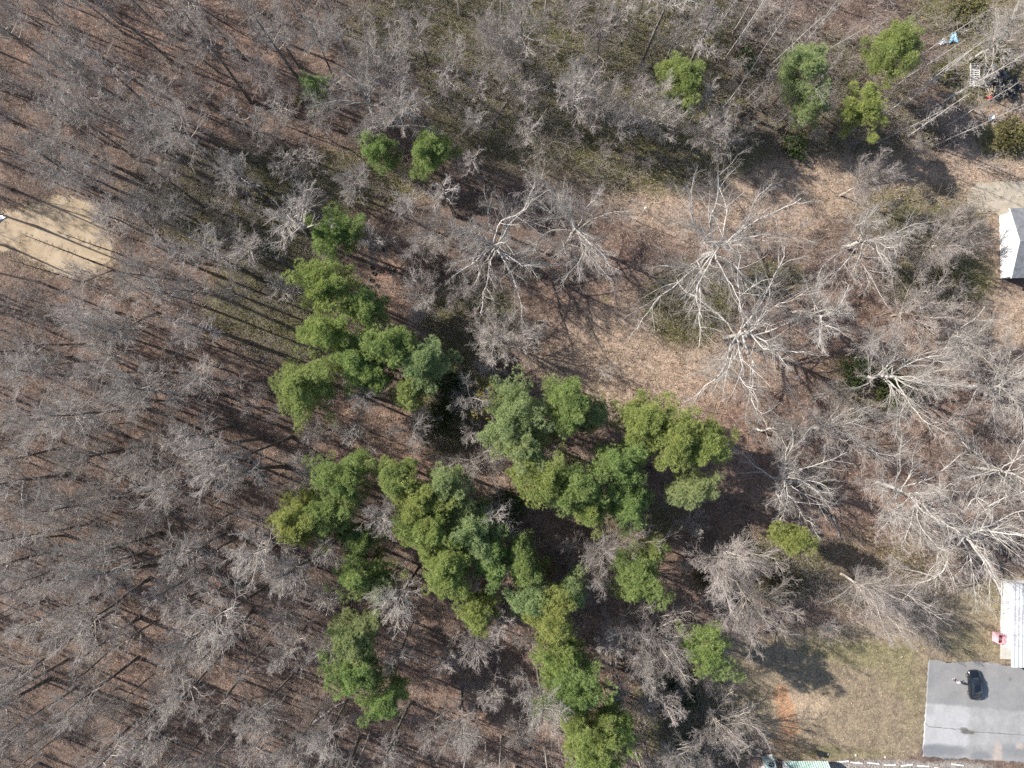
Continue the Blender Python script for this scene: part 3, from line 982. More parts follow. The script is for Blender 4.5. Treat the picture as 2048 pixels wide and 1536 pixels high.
PB = np.array([(b[3] * PX + 1024, 768 - b[4] * PX, b[2]) for b in PINE_BASE])
PV_ = np.array([(p[0], p[1], p[2]) for p in PINES], float)
BB = np.array([(*((lambda w: (1024 + w[0] * PX, 768 - w[1] * PX))(W(b[0], b[1], b[3] * .6))), b[2]) for b in BIG])


def free(px, py, kp, kb):
    a, b = np.array([px]), np.array([py])
    if in_poly(a, b, LAWN_P)[0] or (in_poly(a, b, SAND_P)[0] ) or ((px - 95) / 150) ** 2 + ((py - 470) / 95) ** 2 < 1: return False
    if px > 1835 and py > 1300: return False
    if px > 1560 and py > 1500: return False
    if px > 1915 and 340 < py < 590: return False
    if px > 1980 and 1120 < py < 1350: return False
    if px > 1900 and 90 < py < 330: return False
    if len(PB) and (np.hypot(PB[:, 0] - px, PB[:, 1] - py) < PB[:, 2] * kp).any(): return False
    if (np.hypot(BB[:, 0] - px, BB[:, 1] - py) < BB[:, 2] * kb).any(): return False
    return True


def zone(px, py):
    """(kind of tree, spacing px) of the wood at a ground point, or None"""
    if px < 570 + 40 * math.sin(py / 130.0): return 'tall', 58
    if py < 300 and px < 1420: return 'mid', 68
    if py < 400 and px < 760: return 'mid', 66
    if 1400 <= px < 1900 and py < 235: return 'pole', 43
    if px > 1900 and py < 60: return 'pole', 60
    if 1650 < px < 1960 and 235 <= py < 290: return 'pole', 50
    if py > 1160 and 560 < px < 1330: return 'mid', 74
    if 560 < px < 1000 and 780 < py < 1160: return 'mid', 84
    if 560 < px < 960 and 300 < py < 620: return 'mid', 92
    return None


PTS = []
rz_ = np.random.default_rng(21)
for _ in range(16000):
    px, py = rz_.uniform(-110, 2080), rz_.uniform(-110, 1640)
    zz = zone(px, py)
    if zz is None or not free(px, py, .55, .34): continue
    k, sp = zz
    hh = {'tall': 14, 'mid': 10, 'pole': 9}[k]
    kk = CH / (CH - hh)
    vx, vy = 1024 + (px - 1024) * kk, 768 + (py - 768) * kk
    if (np.hypot(PV_[:, 0] - vx, PV_[:, 1] - vy) < PV_[:, 2] * .92).any(): continue
    sp *= rz_.uniform(.68, 1.36)
    if all((px - q[0]) ** 2 + (py - q[1]) ** 2 > sp * sp for q in PTS):
        PTS.append((px, py, k))
for q in ((238, 508), (188, 524), (252, 474), (225, 540), (150, 560), (262, 445), (205, 395)): PTS.append((*q, 'slim'))
PTS.sort(key=lambda q: (q[1], q[0]))


def where(px, py):
    return f"{round(px / 20.48)}% across and {round(py / 15.36)}% down the photo"


USED = set()


def uniq(lab):
    USED.add(lab)
    return lab


def visible_centre(px, py, h):
    k = CH / (CH - h)
    return 1024 + (px - 1024) * k, 768 + (py - 768) * k


NF = 0
CAND = []
for (px, py, k) in PTS:
    if k == 'tall':
        H, parts = FV[rz_.integers(len(FV))] if rz_.uniform() < .78 else SVv[rz_.integers(len(SVv))]
    elif k == 'slim':
        H, parts = DV[(px // 7) % len(DV)]
    elif k == 'mid':
        H, parts = SVv[rz_.integers(len(SVv))] if rz_.uniform() < .66 else FV[rz_.integers(len(FV))]
    else:
        H, parts = PV[rz_.integers(len(PV))]
    sc = rz_.uniform(.66, 1.2)
    vx, vy = visible_centre(px, py, H * sc * .75)
    if not (-30 < vx < 2078 and -30 < vy < 1566): continue
    if k != 'slim' and ((vx - 95) / 125) ** 2 + ((vy - 475) / 88) ** 2 < 1: continue
    if (np.hypot(PV_[:, 0] - vx, PV_[:, 1] - vy) < PV_[:, 2] * (1.15 if H * sc > 11 else .9)).any(): continue
    CAND.append((px, py, k, H, parts, sc, vx, vy))
CAND.sort(key=lambda q: -q[3] * q[5] * (3 if q[2] in ('pole', 'slim') else 1))
KEEP = 298 - len(BIG)
REST = CAND[KEEP:]
for (px, py, k, H, parts, sc, vx, vy) in sorted(CAND[:KEEP], key=lambda q: (q[1], q[0])):
    x, y = (px - 1024) / PX, (768 - py) / PX
    cx, cy = min(max(vx, 0), 2048), min(max(vy, 0), 1536)
    H_ = H * sc
    look = {'tall': "tall dark-trunked bare tree" if H_ > 17 else "shorter bare grey tree", 'mid': "tall bare grey tree" if H_ > 15 else "slim bare tree", 'pole': "thin straight pale-trunked tree", 'slim': "slim dark bare tree by the sandy clearing"}[k]
    wood = "left wood" if px < 620 else ("upper wood" if py < 420 else ("lower wood" if py > 1150 else "middle wood"))
    if k == 'pole': wood = "upper right wood"
    tl = (rz_.normal(0, .03), rz_.normal(0, .03)) if rz_.uniform() > .12 else (rz_.normal(0, .14), rz_.normal(0, .14))
    place_tree("bare_tree", x, y, parts, uniq(f"{look}, {where(cx, cy)}" if k == 'slim' else f"{look} in the {wood}, {where(cx, cy)}"), "bare tree", f"bare trees of the {wood}", rz_.uniform(0, 6.28), sc, 0, tl)
    NF += 1


def thicket():
    """the shorter trees between the counted ones, as one mass"""
    r = np.random.default_rng(41)
    var = []
    for i in range(5):
        tk, cw = forest_tree(300 + i, 11 + i, 2.7 + .25 * i, .11, 14, 4, .36)
        var.append(join([tk, cw]))
    out = []
    for (px, py, k, H, parts, sc, vx, vy) in REST:
        V, F = var[r.integers(5)]
        a_ = r.uniform(0, 6.28); q = r.uniform(.75, 1.1)
        c_, s_ = math.cos(a_) * q, math.sin(a_) * q
        out.append((np.stack([V[:, 0] * c_ - V[:, 1] * s_ + (px - 1024) / PX, V[:, 0] * s_ + V[:, 1] * c_ + (768 - py) / PX, V[:, 2] * q], 1), F))
    if out: tag(link("thicket", mk("thicket", join(out), M_TWIG)), "shorter bare trees filling the gaps between the taller ones", "woods", None, "stuff")


thicket()

# ---- saplings and twiggy understorey
SP = []
for _ in range(9000):
    px, py = rz_.uniform(-10, 2058), rz_.uniform(-10, 1546)
    if len(SP) >= 290: break
    if not free(px, py, .35, .12): continue
    if not (560 < px < 1900 and py < 330) and rz_.uniform() < .45: continue
    if px > 1300 and 600 < py < 1100 and rz_.uniform() < .8: continue
    if 1080 < px < 1400 and 560 < py < 800 and rz_.uniform() < .9: continue
    if 1280 < px and 320 < py < 460 and rz_.uniform() < .85: continue
    if all((px - q[0]) ** 2 + (py - q[1]) ** 2 > 40 ** 2 for q in SP): SP.append((px, py))
for (px, py) in SP:
    me = SAP[rz_.integers(len(SAP))]
    s = rz_.uniform(.7, 1.35)
    o = link("bare_sapling", me, None, None, ((px - 1024) / PX, (768 - py) / PX, 0), (rz_.normal(0, .06), rz_.normal(0, .06), rz_.uniform(0, 6.28)))
    o.scale = (s, s, s)
    vx, vy = visible_centre(px, py, 3 * s)
    cx, cy = min(max(vx, 0), 2048), min(max(vy, 0), 1536)
    tag(o, uniq(f"{'large' if s > 1.1 else ('small' if s < .9 else 'low')} twiggy grey sapling, {where(cx, cy)}"), "sapling", "twiggy saplings under the bare trees")

print("TREES", NF, len(REST), "SAPLINGS", len(SP), COUNT)

# ---- woods beyond the frame (one mass, seen only by their shadows)


def outer_woods():
    r = np.random.default_rng(8)
    var = []
    for i in range(4):
        H = 18 + i
        P0, R0 = trunk_line(r, H, .18, 8)
        P1, R1 = spawn(r, P0, R0, 13, .48, .98, 48, 12, 0, 4, .1, .13, .55, .025, .5, len_abs=3.8)
        P2, R2 = spawn(r, P1, R1, 6, .25, 1, 42, 14, .55, 3, .06, .16, .6, .018)
        P3, R3 = spawn(r, P2, R2, 7, .2, 1, 40, 15, .6, 2, .05, .18, .65, .015)
        var.append(join([tubes(P0, R0, 6), tubes(P1, R1, 4), tubes(P2, R2, 3), tubes(P3, R3, 3)]))
    parts = []
    pts = []
    for _ in range(6000):
        px, py = r.uniform(-560, 1500), r.uniform(-420, 1900)
        vx, vy = visible_centre(px, py, 14)
        if -32 < vx < 2080 and -32 < vy < 1568: continue
        if py > 1650 and px > 1100: continue
        if -110 < py - 470 < 60 and px < 0: continue
        if all((px - q[0]) ** 2 + (py - q[1]) ** 2 > 62 ** 2 for q in pts): pts.append((px, py))
    for (px, py) in pts:
        V, F = var[r.integers(4)]
        a = r.uniform(0, 6.28); s = r.uniform(.85, 1.1)
        c, sn = math.cos(a) * s, math.sin(a) * s
        Vr = np.stack([V[:, 0] * c - V[:, 1] * sn + (px - 1024) / PX, V[:, 0] * sn + V[:, 1] * c + (768 - py) / PX, V[:, 2] * s], 1)
        parts.append((Vr, F))
    V, F = join(parts)
    tag(link("outer_woods", mk("outer_woods", (V, F), M_TWIG)), "bare woods continuing beyond the left and top", "woods", None, "stuff")
    print("OUTER", len(pts), len(F))


outer_woods()

# ---- stuff: fallen leaves, low green cover, brush stems


def col_mat(name, rough=.9, trans=.0):
    m, nt, b = new_mat(name)
    a = nt.nodes.new("ShaderNodeAttribute"); a.attribute_name = "tint"
    nt.links.new(a.outputs["Color"], b.inputs["Base Color"])
    b.inputs["Roughness"].default_value = rough
    b.inputs["Specular IOR Level"].default_value = .2
    return m


def tint(me, cols, per):
    a = me.attributes.new("tint", 'FLOAT_COLOR', 'POINT')
    c = np.repeat(cols, per, 0)
    a.data.foreach_set("color", np.concatenate([c, np.ones((len(c), 1))], 1).astype(np.float32).ravel())


def scatter(n, dens, seed):
    r = np.random.default_rng(seed)
    x, y = r.uniform(-82, 82, n), r.uniform(-62, 62, n)
    mk_ = masks(x, y)
    px, py = 1024 + x * PX, 768 - y * PX
    lot = (px > 1840) & (py > 1312)
    bld = (px > 1990) & (((py > 400) & (py < 560)) | ((py > 1155) & (py < 1340)))
    p = dens(px, py, mk_, r) * ~lot * ~bld
    k = r.uniform(0, 1, n) < p
    return x[k], y[k], {a: b[k] for a, b in mk_.items()}, r


def flat_quads(x, y, z, sz, r, tiltsd=.5):
    n = len(x)
    a = r.uniform(0, 6.28, n)
    u = np.stack([np.cos(a), np.sin(a), r.normal(0, tiltsd, n)], 1) * (sz * r.uniform(.7, 1.3, n))[:, None] * .5
    v = np.stack([-np.sin(a), np.cos(a), r.normal(0, tiltsd, n)], 1) * (sz * r.uniform(.4, .9, n))[:, None] * .5
    c = np.stack([x, y, z], 1)
    V = np.stack([c - u, c - v, c + u, c + v], 1).reshape(-1, 3)
    return V, np.arange(n * 4).reshape(-1, 4)


def fallen_leaves():
    def dens(px, py, m, r):
        sand = in_poly(px, py, SAND_P)
        pad = (px > 1934) & (py > 362) & (py < 560)
        d = .55 + .35 * m["red"] + .25 * m["tan"] - .35 * m["olive"]
        d = np.where(m["lawn"] > .5, .22, d)
        d = np.where(sand | pad, .015, d)
        return np.clip(d, 0, 1)
    x, y, m, r = scatter(230000, dens, 31)
    n = len(x)
    V, F = flat_quads(x, y, r.uniform(.01, .08, n), .19, r, .5)
    me = mesh_np("fallen_leaves", V, F)
    pal = np.array([(.20, .135, .10), (.27, .185, .135), (.34, .245, .175), (.15, .095, .07), (.30, .19, .13), (.42, .33, .25)])
    c = pal[r.integers(0, len(pal), n)] * r.uniform(.7, 1.2, n)[:, None]
    c = c * (1 + .18 * m["red"][:, None] * np.array([1, .8, .75])) * (1 + .15 * m["tan"][:, None])
    c = c * (1 - .45 * np.clip(m['tan'], 0, 1)[:, None]) + .45 * np.clip(m['tan'], 0, 1)[:, None] * np.array([.34, .255, .19])
    c = np.where((m["lawn"] > .5)[:, None], np.array([.34, .27, .19]) * r.uniform(.6, 1.35, n)[:, None], c)
    tint(me, np.clip(c, 0, .6), 4)
    tag(link("fallen_leaves", me, col_mat("dead_leaf")), "dead brown leaves carpeting the wood floor", "leaves", None, "stuff")


def ground_cover():
    def dens(px, py, m, r):
        cl = np.sin(px / 23.0 + np.sin(py / 31.0) * 2) * np.sin(py / 19.0 + np.sin(px / 37.0) * 2)
        return np.clip(m["olive"] * (.62 + .5 * cl) + .05 * (1 - m["lawn"]) * (cl > .55), 0, 1)
    x, y, m, r = scatter(420000, dens, 32)
    n = len(x)
    z = r.uniform(.02, 1, n) ** 2 * .55 + .03
    V, F = flat_quads(x, y, z, .20, r, .6)
    me = mesh_np("ground_cover", V, F)
    pal = np.array([(.10, .11, .035), (.14, .145, .045), (.19, .18, .055), (.075, .09, .03), (.24, .20, .075), (.16, .14, .07)])
    tint(me, pal[r.integers(0, len(pal), n)] * r.uniform(.7, 1.3, n)[:, None], 4)
    tag(link("ground_cover", me, col_mat("cover_leaf", .7)), "olive green low ground cover under the bare trees", "ground cover", None, "stuff")


def brush_stems():
    def dens(px, py, m, r):
        cl = np.sin(px / 41.0 + np.sin(py / 53.0) * 2) * np.sin(py / 37.0 + np.sin(px / 61.0) * 2)
        d = .42 + .45 * cl + .5 * m['olive']
        d = np.where((px > 1300) & (py > 560) & (py < 1120), d * .45, d)
        d = np.where(m["tan"] > .4, d * .35, d)
        d = np.where((m["lawn"] > .5) | in_poly(px, py, SAND_P) | ((px > 1925) & (py > 90) & (py < 600)) | ((px > 1560) & (py > 1490)), 0, d)
        return np.clip(d, 0, 1)
    x, y, m, r = scatter(150000, dens, 33)
    n = len(x)
    P = np.zeros((n, 4, 3)); P[:, 0] = np.stack([x, y, np.full(n, -.02)], 1)
    d = np.stack([r.normal(0, .55, n), r.normal(0, .55, n), np.ones(n)], 1)
    L = r.uniform(.5, 3.2, n) * (1 + .5 * m['olive'])
    for q in range(1, 4):
        d = d + r.normal(0, .28, (n, 3)); d /= np.linalg.norm(d, axis=1, keepdims=True)
        P[:, q] = P[:, q - 1] + d * (L / 3)[:, None]
    R = np.tile(np.array([.018, .015, .012, .008])[None], (n, 1))
    P2, R2 = spawn(r, P, R, 2, .3, .9, 42, 14, .5, 3, .02, .2, .8, .007)
    V, F = join([tubes(P, R, 3), tubes(P2, R2, 3)])
    tag(link("brush_stems", mk("brush_stems", (V, F), M_TWIGB)), "thin brown brush stems rising through the leaf litter", "brush", None, "stuff")


def dry_grass():
    def dens(px, py, m, r):
        cl = np.sin(px / 17.0 + np.sin(py / 23.0) * 2) * np.sin(py / 15.0 + np.sin(px / 29.0) * 2)
        d = (m["tan"] * .6 + m["red"] * .16 + m["olive"] * .25) * (.5 + .6 * cl)
        return np.where((m["lawn"] > .5) | in_poly(px, py, SAND_P), 0, np.clip(d, 0, 1))
    x, y, m, r = scatter(150000, dens, 35)
    n = len(x)
    C = np.stack([x, y, np.full(n, .0)], 1)
    V, F = blades(r, C, np.tile([[0, 0, .6]], (n, 1)), 3, .25, .75, .05, .75, .15)
    V[:, 2] = np.maximum(V[:, 2], .01)
    me = mesh_np("dry_grass", V, F)
    pal = np.array([(.42, .33, .23), (.34, .25, .17), (.50, .41, .30), (.28, .22, .12), (.36, .26, .20)])
    tint(me, pal[r.integers(0, len(pal), n)] * r.uniform(.75, 1.15, n)[:, None], 15)
    tag(link("dry_grass", me, col_mat("straw")), "straw coloured dry grass in the clearings", "grass", None, "stuff")


fallen_leaves()
dry_grass()
ground_cover()
brush_stems()

# ------------------------------------------------------------------ buildings
M_WHITE = simple("white_siding", (0.80, 0.80, 0.79), .6, var=.03, scale=.8)
M_SHINGLE = simple("grey_shingles", (0.17, 0.175, 0.185), .9, var=.25, scale=1.5)
M_TRIM = simple("white_trim", (0.78, 0.78, 0.77), .5, var=.03)
M_CONC = simple("pale_concrete", (0.46, 0.44, 0.39), .9, var=.12, scale=1.2)
M_DARK = simple("matte_near_black", (0.03, 0.03, 0.03), .9)  # plain near-black finish of fan guard, car grille, bin base and controller sticks
M_GLASS, _nt, _b = new_mat("dark_glass")
_b.inputs["Base Color"].default_value = (.015, .02, .028, 1); _b.inputs["Roughness"].default_value = .08


def white_house():
    x0, y0 = W(2000, 557)
    _, y1 = W(2000, 432)
    root = empty("white_house", (x0, (y0 + y1) / 2, 0), math.radians(1.2))
    tag(root, "white gabled house with dark grey shingle roof at the right edge", "house")
    hw, L, he, hp = (y1 - y0) / 2, 15.0, 2.9, 4.7
    bm = bmesh.new()
    a = [(0, -hw, 0), (0, hw, 0), (0, hw, he), (0, 0, hp - .12), (0, -hw, he)]
    b = [(L, y, z) for (_, y, z) in a]
    poly(bm, a); poly(bm, b[::-1])
    for i in (0, 1, 4): poly(bm, [a[i], a[(i + 1) % 5], b[(i + 1) % 5], b[i]])
    bmesh.ops.remove_doubles(bm, verts=bm.verts, dist=1e-4)
    link("wall", bm_mesh("wall", bm), M_WHITE, root)
    # horizontal siding laps on the gable, standing 1.5 cm proud
    bm = bmesh.new()
    z = .3
    while z < hp - .5:
        wl = hw if z < he else hw * (hp - z) / (hp - he) * .96
        poly(bm, [(-.004, -wl, z), (-.02, -wl, z - .01), (-.02, wl, z - .01), (-.004, wl, z)])
        z += .22
    link("siding", bm_mesh("siding", bm), M_WHITE, root)
    # roof slabs with overhang
    sl = (hp - he) / hw
    rf = bmesh.new()
    for s in (1, -1):
        ov = .55 if s > 0 else .35
        ye, ze = s * (hw + ov), he - ov * sl
        t = .14
        q = [(-.25, 0, hp), (L + .3, 0, hp), (L + .3, ye, ze), (-.25, ye, ze)]
        lo = [(x, y, z - t) for x, y, z in q]
        vs = [rf.verts.new(p) for p in q + lo]
        for f in ((0, 1, 2, 3), (7, 6, 5, 4), (0, 3, 7, 4), (1, 5, 6, 2), (2, 6, 7, 3)): rf.faces.new([vs[i] for i in f])
    ro = link("roof", bm_mesh("roof", rf), M_SHINGLE, root)
    # shingle courses as thin steps
    bm = bmesh.new()
    for s in (1, -1):
        n = 24
        for k in range(1, n):
            y = s * (hw + .3) * k / n; zz = hp - abs(y) * sl
            poly(bm, [(-.24, y, zz + .004), (L + .29, y, zz + .004), (L + .29, y + s * .02, zz + .022 - .02 * sl), (-.24, y + s * .02, zz + .022 - .02 * sl)])
    link("shingle_courses", bm_mesh("shingle_courses", bm), M_SHINGLE, ro)
    bm = bmesh.new()
    for s in (1, -1):
        ov = .55 if s > 0 else .35
        ye, ze = s * (hw + ov), he - ov * sl
        q = [(-.30, 0, hp + .02), (-.30, ye, ze + .02), (-.30, ye, ze - .18), (-.30, 0, hp - .20)]
        q2 = [(-.255, y, z) for _, y, z in q]
        vs = [bm.verts.new(p) for p in q + q2]
        for f in ((0, 1, 2, 3), (7, 6, 5, 4), (0, 4, 5, 1), (1, 5, 6, 2), (2, 6, 7, 3), (3, 7, 4, 0)): bm.faces.new([vs[i] for i in f])
    link("rake_trim", bm_mesh("rake_trim", bm), M_TRIM, root)
    bm = bmesh.new()
    bx(bm, .9, 0, hp - .02, .5, .5, .3)
    link("ridge_vent", bm_mesh("ridge_vent", bm), M_SHINGLE, root, (4, 0, 0))


white_house()


def corrugated_mat(name, c1, c2):
    return simple(name, c1, .35, .0, .6, .08, .6)


def long_building():
    x0, y0 = W(2001, 1288)
    _, y1 = W(2003, 1160)
    L = y1 - y0
    root = empty("metal_roofed_building", (x0, y0, 0), math.radians(-.6))
    tag(root, "long white building with ribbed pale metal roof beside the parking lot", "building")
    h, Wd = 2.75, 7.5
    bm = bmesh.new()
    bx(bm, Wd / 2, L / 2, 0, Wd, L, h)
    link("wall", bm_mesh("wall", bm), M_WHITE, root)
    # low curved roof, carried past the south wall as a porch
    m = corrugated_mat("white_roof_metal", (0.46, 0.465, 0.485), None)
    bm = bmesh.new()
    S, n = 3.0, 46
    prev = None
    for k in range(n + 1):
        x = -.12 + (Wd + .24) * k / n
        z = h + .05 + .55 * math.sin(math.pi * k / n) + (.10 if k % 3 == 1 else 0)
        cur = [bm.verts.new((x, -S + 0.6, z)), bm.verts.new((x, L + .2, z)), bm.verts.new((x, L + .2, h + .003)), bm.verts.new((x, -S + .6, h + .003))]
        if prev:
            for a in range(4): bm.faces.new([prev[a], cur[a], cur[(a + 1) % 4], prev[(a + 1) % 4]])
        else: bm.faces.new(cur)
        prev = cur
    bm.faces.new(prev[::-1])
    rf = link("roof", bm_mesh("roof", bm), m, root)
    bm = bmesh.new()
    bx(bm, -.16, (L + .2 - S + .6) / 2, h - .12, .06, L + .2 + S - .6, .2)
    bx(bm, Wd / 2, -S + .55, h - .14, Wd + .2, .06, .26)
    link("fascia", bm_mesh("fascia", bm), M_TRIM, rf)
    for px in (1.9, Wd - .4):
        bm = bmesh.new()
        bx(bm, px, -S + .75, .121, .12, .12, h - .27, bev=.01)
        link("porch_post", bm_mesh("porch_post", bm), M_TRIM, root)
    bm = bmesh.new()
    bx(bm, Wd / 2, -1.15, 0, Wd, 2.25, .12, bev=.015)
    link("porch_slab", bm_mesh("porch_slab", bm), M_CONC, root)
    for i, yy in enumerate((2.2, 7.0)):
        bm = bmesh.new()
        bx(bm, -.02, yy, 1.0, .05, 1.1, 1.0)
        w = link("window", bm_mesh("window", bm), M_TRIM, root)
        bm = bmesh.new()
        bx(bm, -.05, yy, 1.08, .02, .94, .84)
        link("pane", bm_mesh("pane", bm), simple("pale_window_glass", (.55, .58, .62), .15), w)


long_building()


def green_building():
    x0, y0 = W(1574, 1523, 1.9)
    x1, _ = W(1650, 1523, 1.9)
    root = empty("green_roofed_building", (x0, y0, 0), 0)
    tag(root, "building with steep green ribbed metal roof at the bottom edge", "building")
    Wd = x1 - x0
    bm = bmesh.new()
    bx(bm, Wd / 2, -4.0, 0, Wd, 6.2, 3.4)
    link("wall", bm_mesh("wall", bm), M_WHITE, root)
    # mansard skirt: steep face towards the lawn
    m = simple("green_roof_metal", (0.22, 0.42, 0.32), .4, 0, .6, .1, .5)
    m2 = simple("pale_roof_rib", (0.62, 0.74, 0.68), .4, 0, .6, .05, .5)
    bm = bmesh.new()
    b0 = [(-.3, 0, 1.9), (Wd + .3, 0, 1.9), (Wd + .3, -1.3, 4.3), (-.3, -1.3, 4.3)]
    b1 = [(-.3, -.9, 1.9), (Wd + .3, -.9, 1.9), (Wd + .3, -7.2, 4.3), (-.3, -7.2, 4.3)]
    V = [bm.verts.new(p) for p in b0]
    bm.faces.new(V)
    c = [bm.verts.new(p) for p in [(-.3, -7.2, 4.3), (Wd + .3, -7.2, 4.3), (-.3, -7.2, 1.9), (Wd + .3, -7.2, 1.9)]]
    bm.faces.new([V[3], V[2], c[1], c[0]])
    bm.faces.new([V[0], V[3], c[0], c[2]]); bm.faces.new([V[1], c[3], c[1], V[2]]); bm.faces.new([c[0], c[1], c[3], c[2]])
    ro = link("roof", bm_mesh("roof", bm), m, root)
    bm = bmesh.new()
    n = 18
    for k in range(n + 1):
        x = -.3 + (Wd + .6) * k / n
        nrm = Vector((0, 2.4, 1.3)).normalized() * .06
        for dx in (0,):
            a, b = Vector((x, 0.003, 1.9)), Vector((x, -1.3 + .003, 4.3))
            w = Vector((.085, 0, 0))
            q = [a - w, a + w, b + w, b - w]
            vs = [bm.verts.new(p + o_) for o_ in (nrm * 0.05, nrm) for p in q]
            for f in ((4, 5, 6, 7), (0, 1, 5, 4), (1, 2, 6, 5), (2, 3, 7, 6), (3, 0, 4, 7)): bm.faces.new([vs[i] for i in f])
    link("roof_ribs", bm_mesh("roof_ribs", bm), m2, ro)
    bm = bmesh.new()
    bx(bm, -.36, -3.6, 1.85, .08, 7.2, 2.5)
    link("end_trim", bm_mesh("end_trim", bm), M_TRIM, root)


green_building()


def ac_unit():
    x, y = W(1541, 1528, 1.0)
    root = empty("air_conditioner", (x, y, 0), math.radians(14))
    tag(root, "pale green air conditioner with round dark fan by the green roof", "air conditioner")
    m = simple("pale_green_metal", (.50, .62, .57), .45, var=.08)
    bm = bmesh.new()
    bx(bm, 0, -.25, .08, 1.4, 1.9, 1.25, bev=.03)
    link("body", bm_mesh("body", bm), m, root)
    bm = bmesh.new()
    cyl(bm, (.05, .05, 1.331), (.05, .05, 1.36), .45, .45, 28)
    f = link("fan_guard", bm_mesh("fan_guard", bm), M_DARK, root)
    bm = bmesh.new()
    for k in range(5):
        a = k * 2 * math.pi / 5
        vs = bx(bm, .2, 0, 1.365, .36, .13, .012)
        bmesh.ops.rotate(bm, verts=vs, cent=(0, 0, 0), matrix=Matrix.Rotation(a, 3, 'Z'))
        bmesh.ops.translate(bm, verts=vs, vec=(.05, .05, 0))
    link("fan_blades", bm_mesh("fan_blades", bm), simple("dull_steel", (.16, .17, .18), .5), f)
    bm = bmesh.new()
    bx(bm, 0, -.25, 0, 1.7, 2.2, .08)
    link("base_slab", bm_mesh("base_slab", bm), M_CONC, root)
    bm = bmesh.new()
    bx(bm, 0, .55, 1.335, 1.3, .22, .02)
    link("top_grille", bm_mesh("top_grille", bm), simple("grey_grille", (.2, .22, .21), .6), root)
    x, y = W(1523, 1535)
    root = empty("utility_box", (x, y, 0), .1)
    tag(root, "small white utility box left of the pale green air conditioner", "utility box")
    bm = bmesh.new(); bx(bm, 0, 0, 0, .75, .5, .7, bev=.02)
    link("body", bm_mesh("body", bm), M_TRIM, root)
    bm = bmesh.new(); bx(bm, 0, 0, .701, .81, .56, .05, bev=.015)
    link("lid", bm_mesh("lid", bm), M_TRIM, root)


ac_unit()


def pink_bin():
    x, y = W(1991, 1272)
    root = empty("open_bin", (x, y, 0), math.radians(-3))
    tag(root, "pink open-topped bin with red rim against the long white building", "bin")
    mp = simple("pink_paint", (.62, .36, .40), .5, var=.08)
    mr = simple("red_brown_lining", (.30, .075, .06), .7, var=.2)
    w, d, h = 1.1, 1.35, 1.35
    for (nm, cx, cy, sx, sy) in (("side_panel", -w / 2, 0, .04, d), ("side_panel", w / 2, 0, .04, d), ("end_panel", 0, d / 2, w - .045, .04), ("end_panel", 0, -d / 2, w - .045, .04)):
        bm = bmesh.new(); bx(bm, cx, cy, .05, sx, sy, h)
        link(nm, bm_mesh(nm, bm), mp, root)
    bm = bmesh.new()
    for (cx, cy, sx, sy) in ((-w / 2, 0, .1, d + .1), (w / 2, 0, .1, d + .1), (0, d / 2, w - .11, .1), (0, -d / 2, w - .11, .1)):
        bx(bm, cx, cy, h + .051, sx, sy, .06)
    link("rim", bm_mesh("rim", bm), mp, root)
    bm = bmesh.new(); bx(bm, .12, 0, .06, .75, d - .1, .75)
    link("lining", bm_mesh("lining", bm), mr, root)
    bm = bmesh.new(); bx(bm, 0, 0, 0, w + .02, d + .02, .05)
    link("base", bm_mesh("base", bm), M_DARK, root)
    bm = bmesh.new(); bx(bm, .05, -.1, .82, .35, .5, .12, .5, .03)
    tag(link("rubbish_bag", bm_mesh("rubbish_bag", bm), simple("grey_white_plastic", (.5, .5, .52), .4)), "pale bag lying inside the pink open bin", "bag").location = (x, y, 0)


pink_bin()

# ------------------------------------------------------------------ car


def loft(secs, caps=True):
    """secs: list of rings (equal counts) -> bmesh"""
    bm = bmesh.new()
    R = [[bm.verts.new(p) for p in s] for s in secs]
    n = len(secs[0])
    for a, b in zip(R[:-1], R[1:]):
        for i in range(n): bm.faces.new([a[i], a[(i + 1) % n], b[(i + 1) % n], b[i]])
    if caps:
        bm.faces.new(R[0][::-1]); bm.faces.new(R[-1])
    return bm


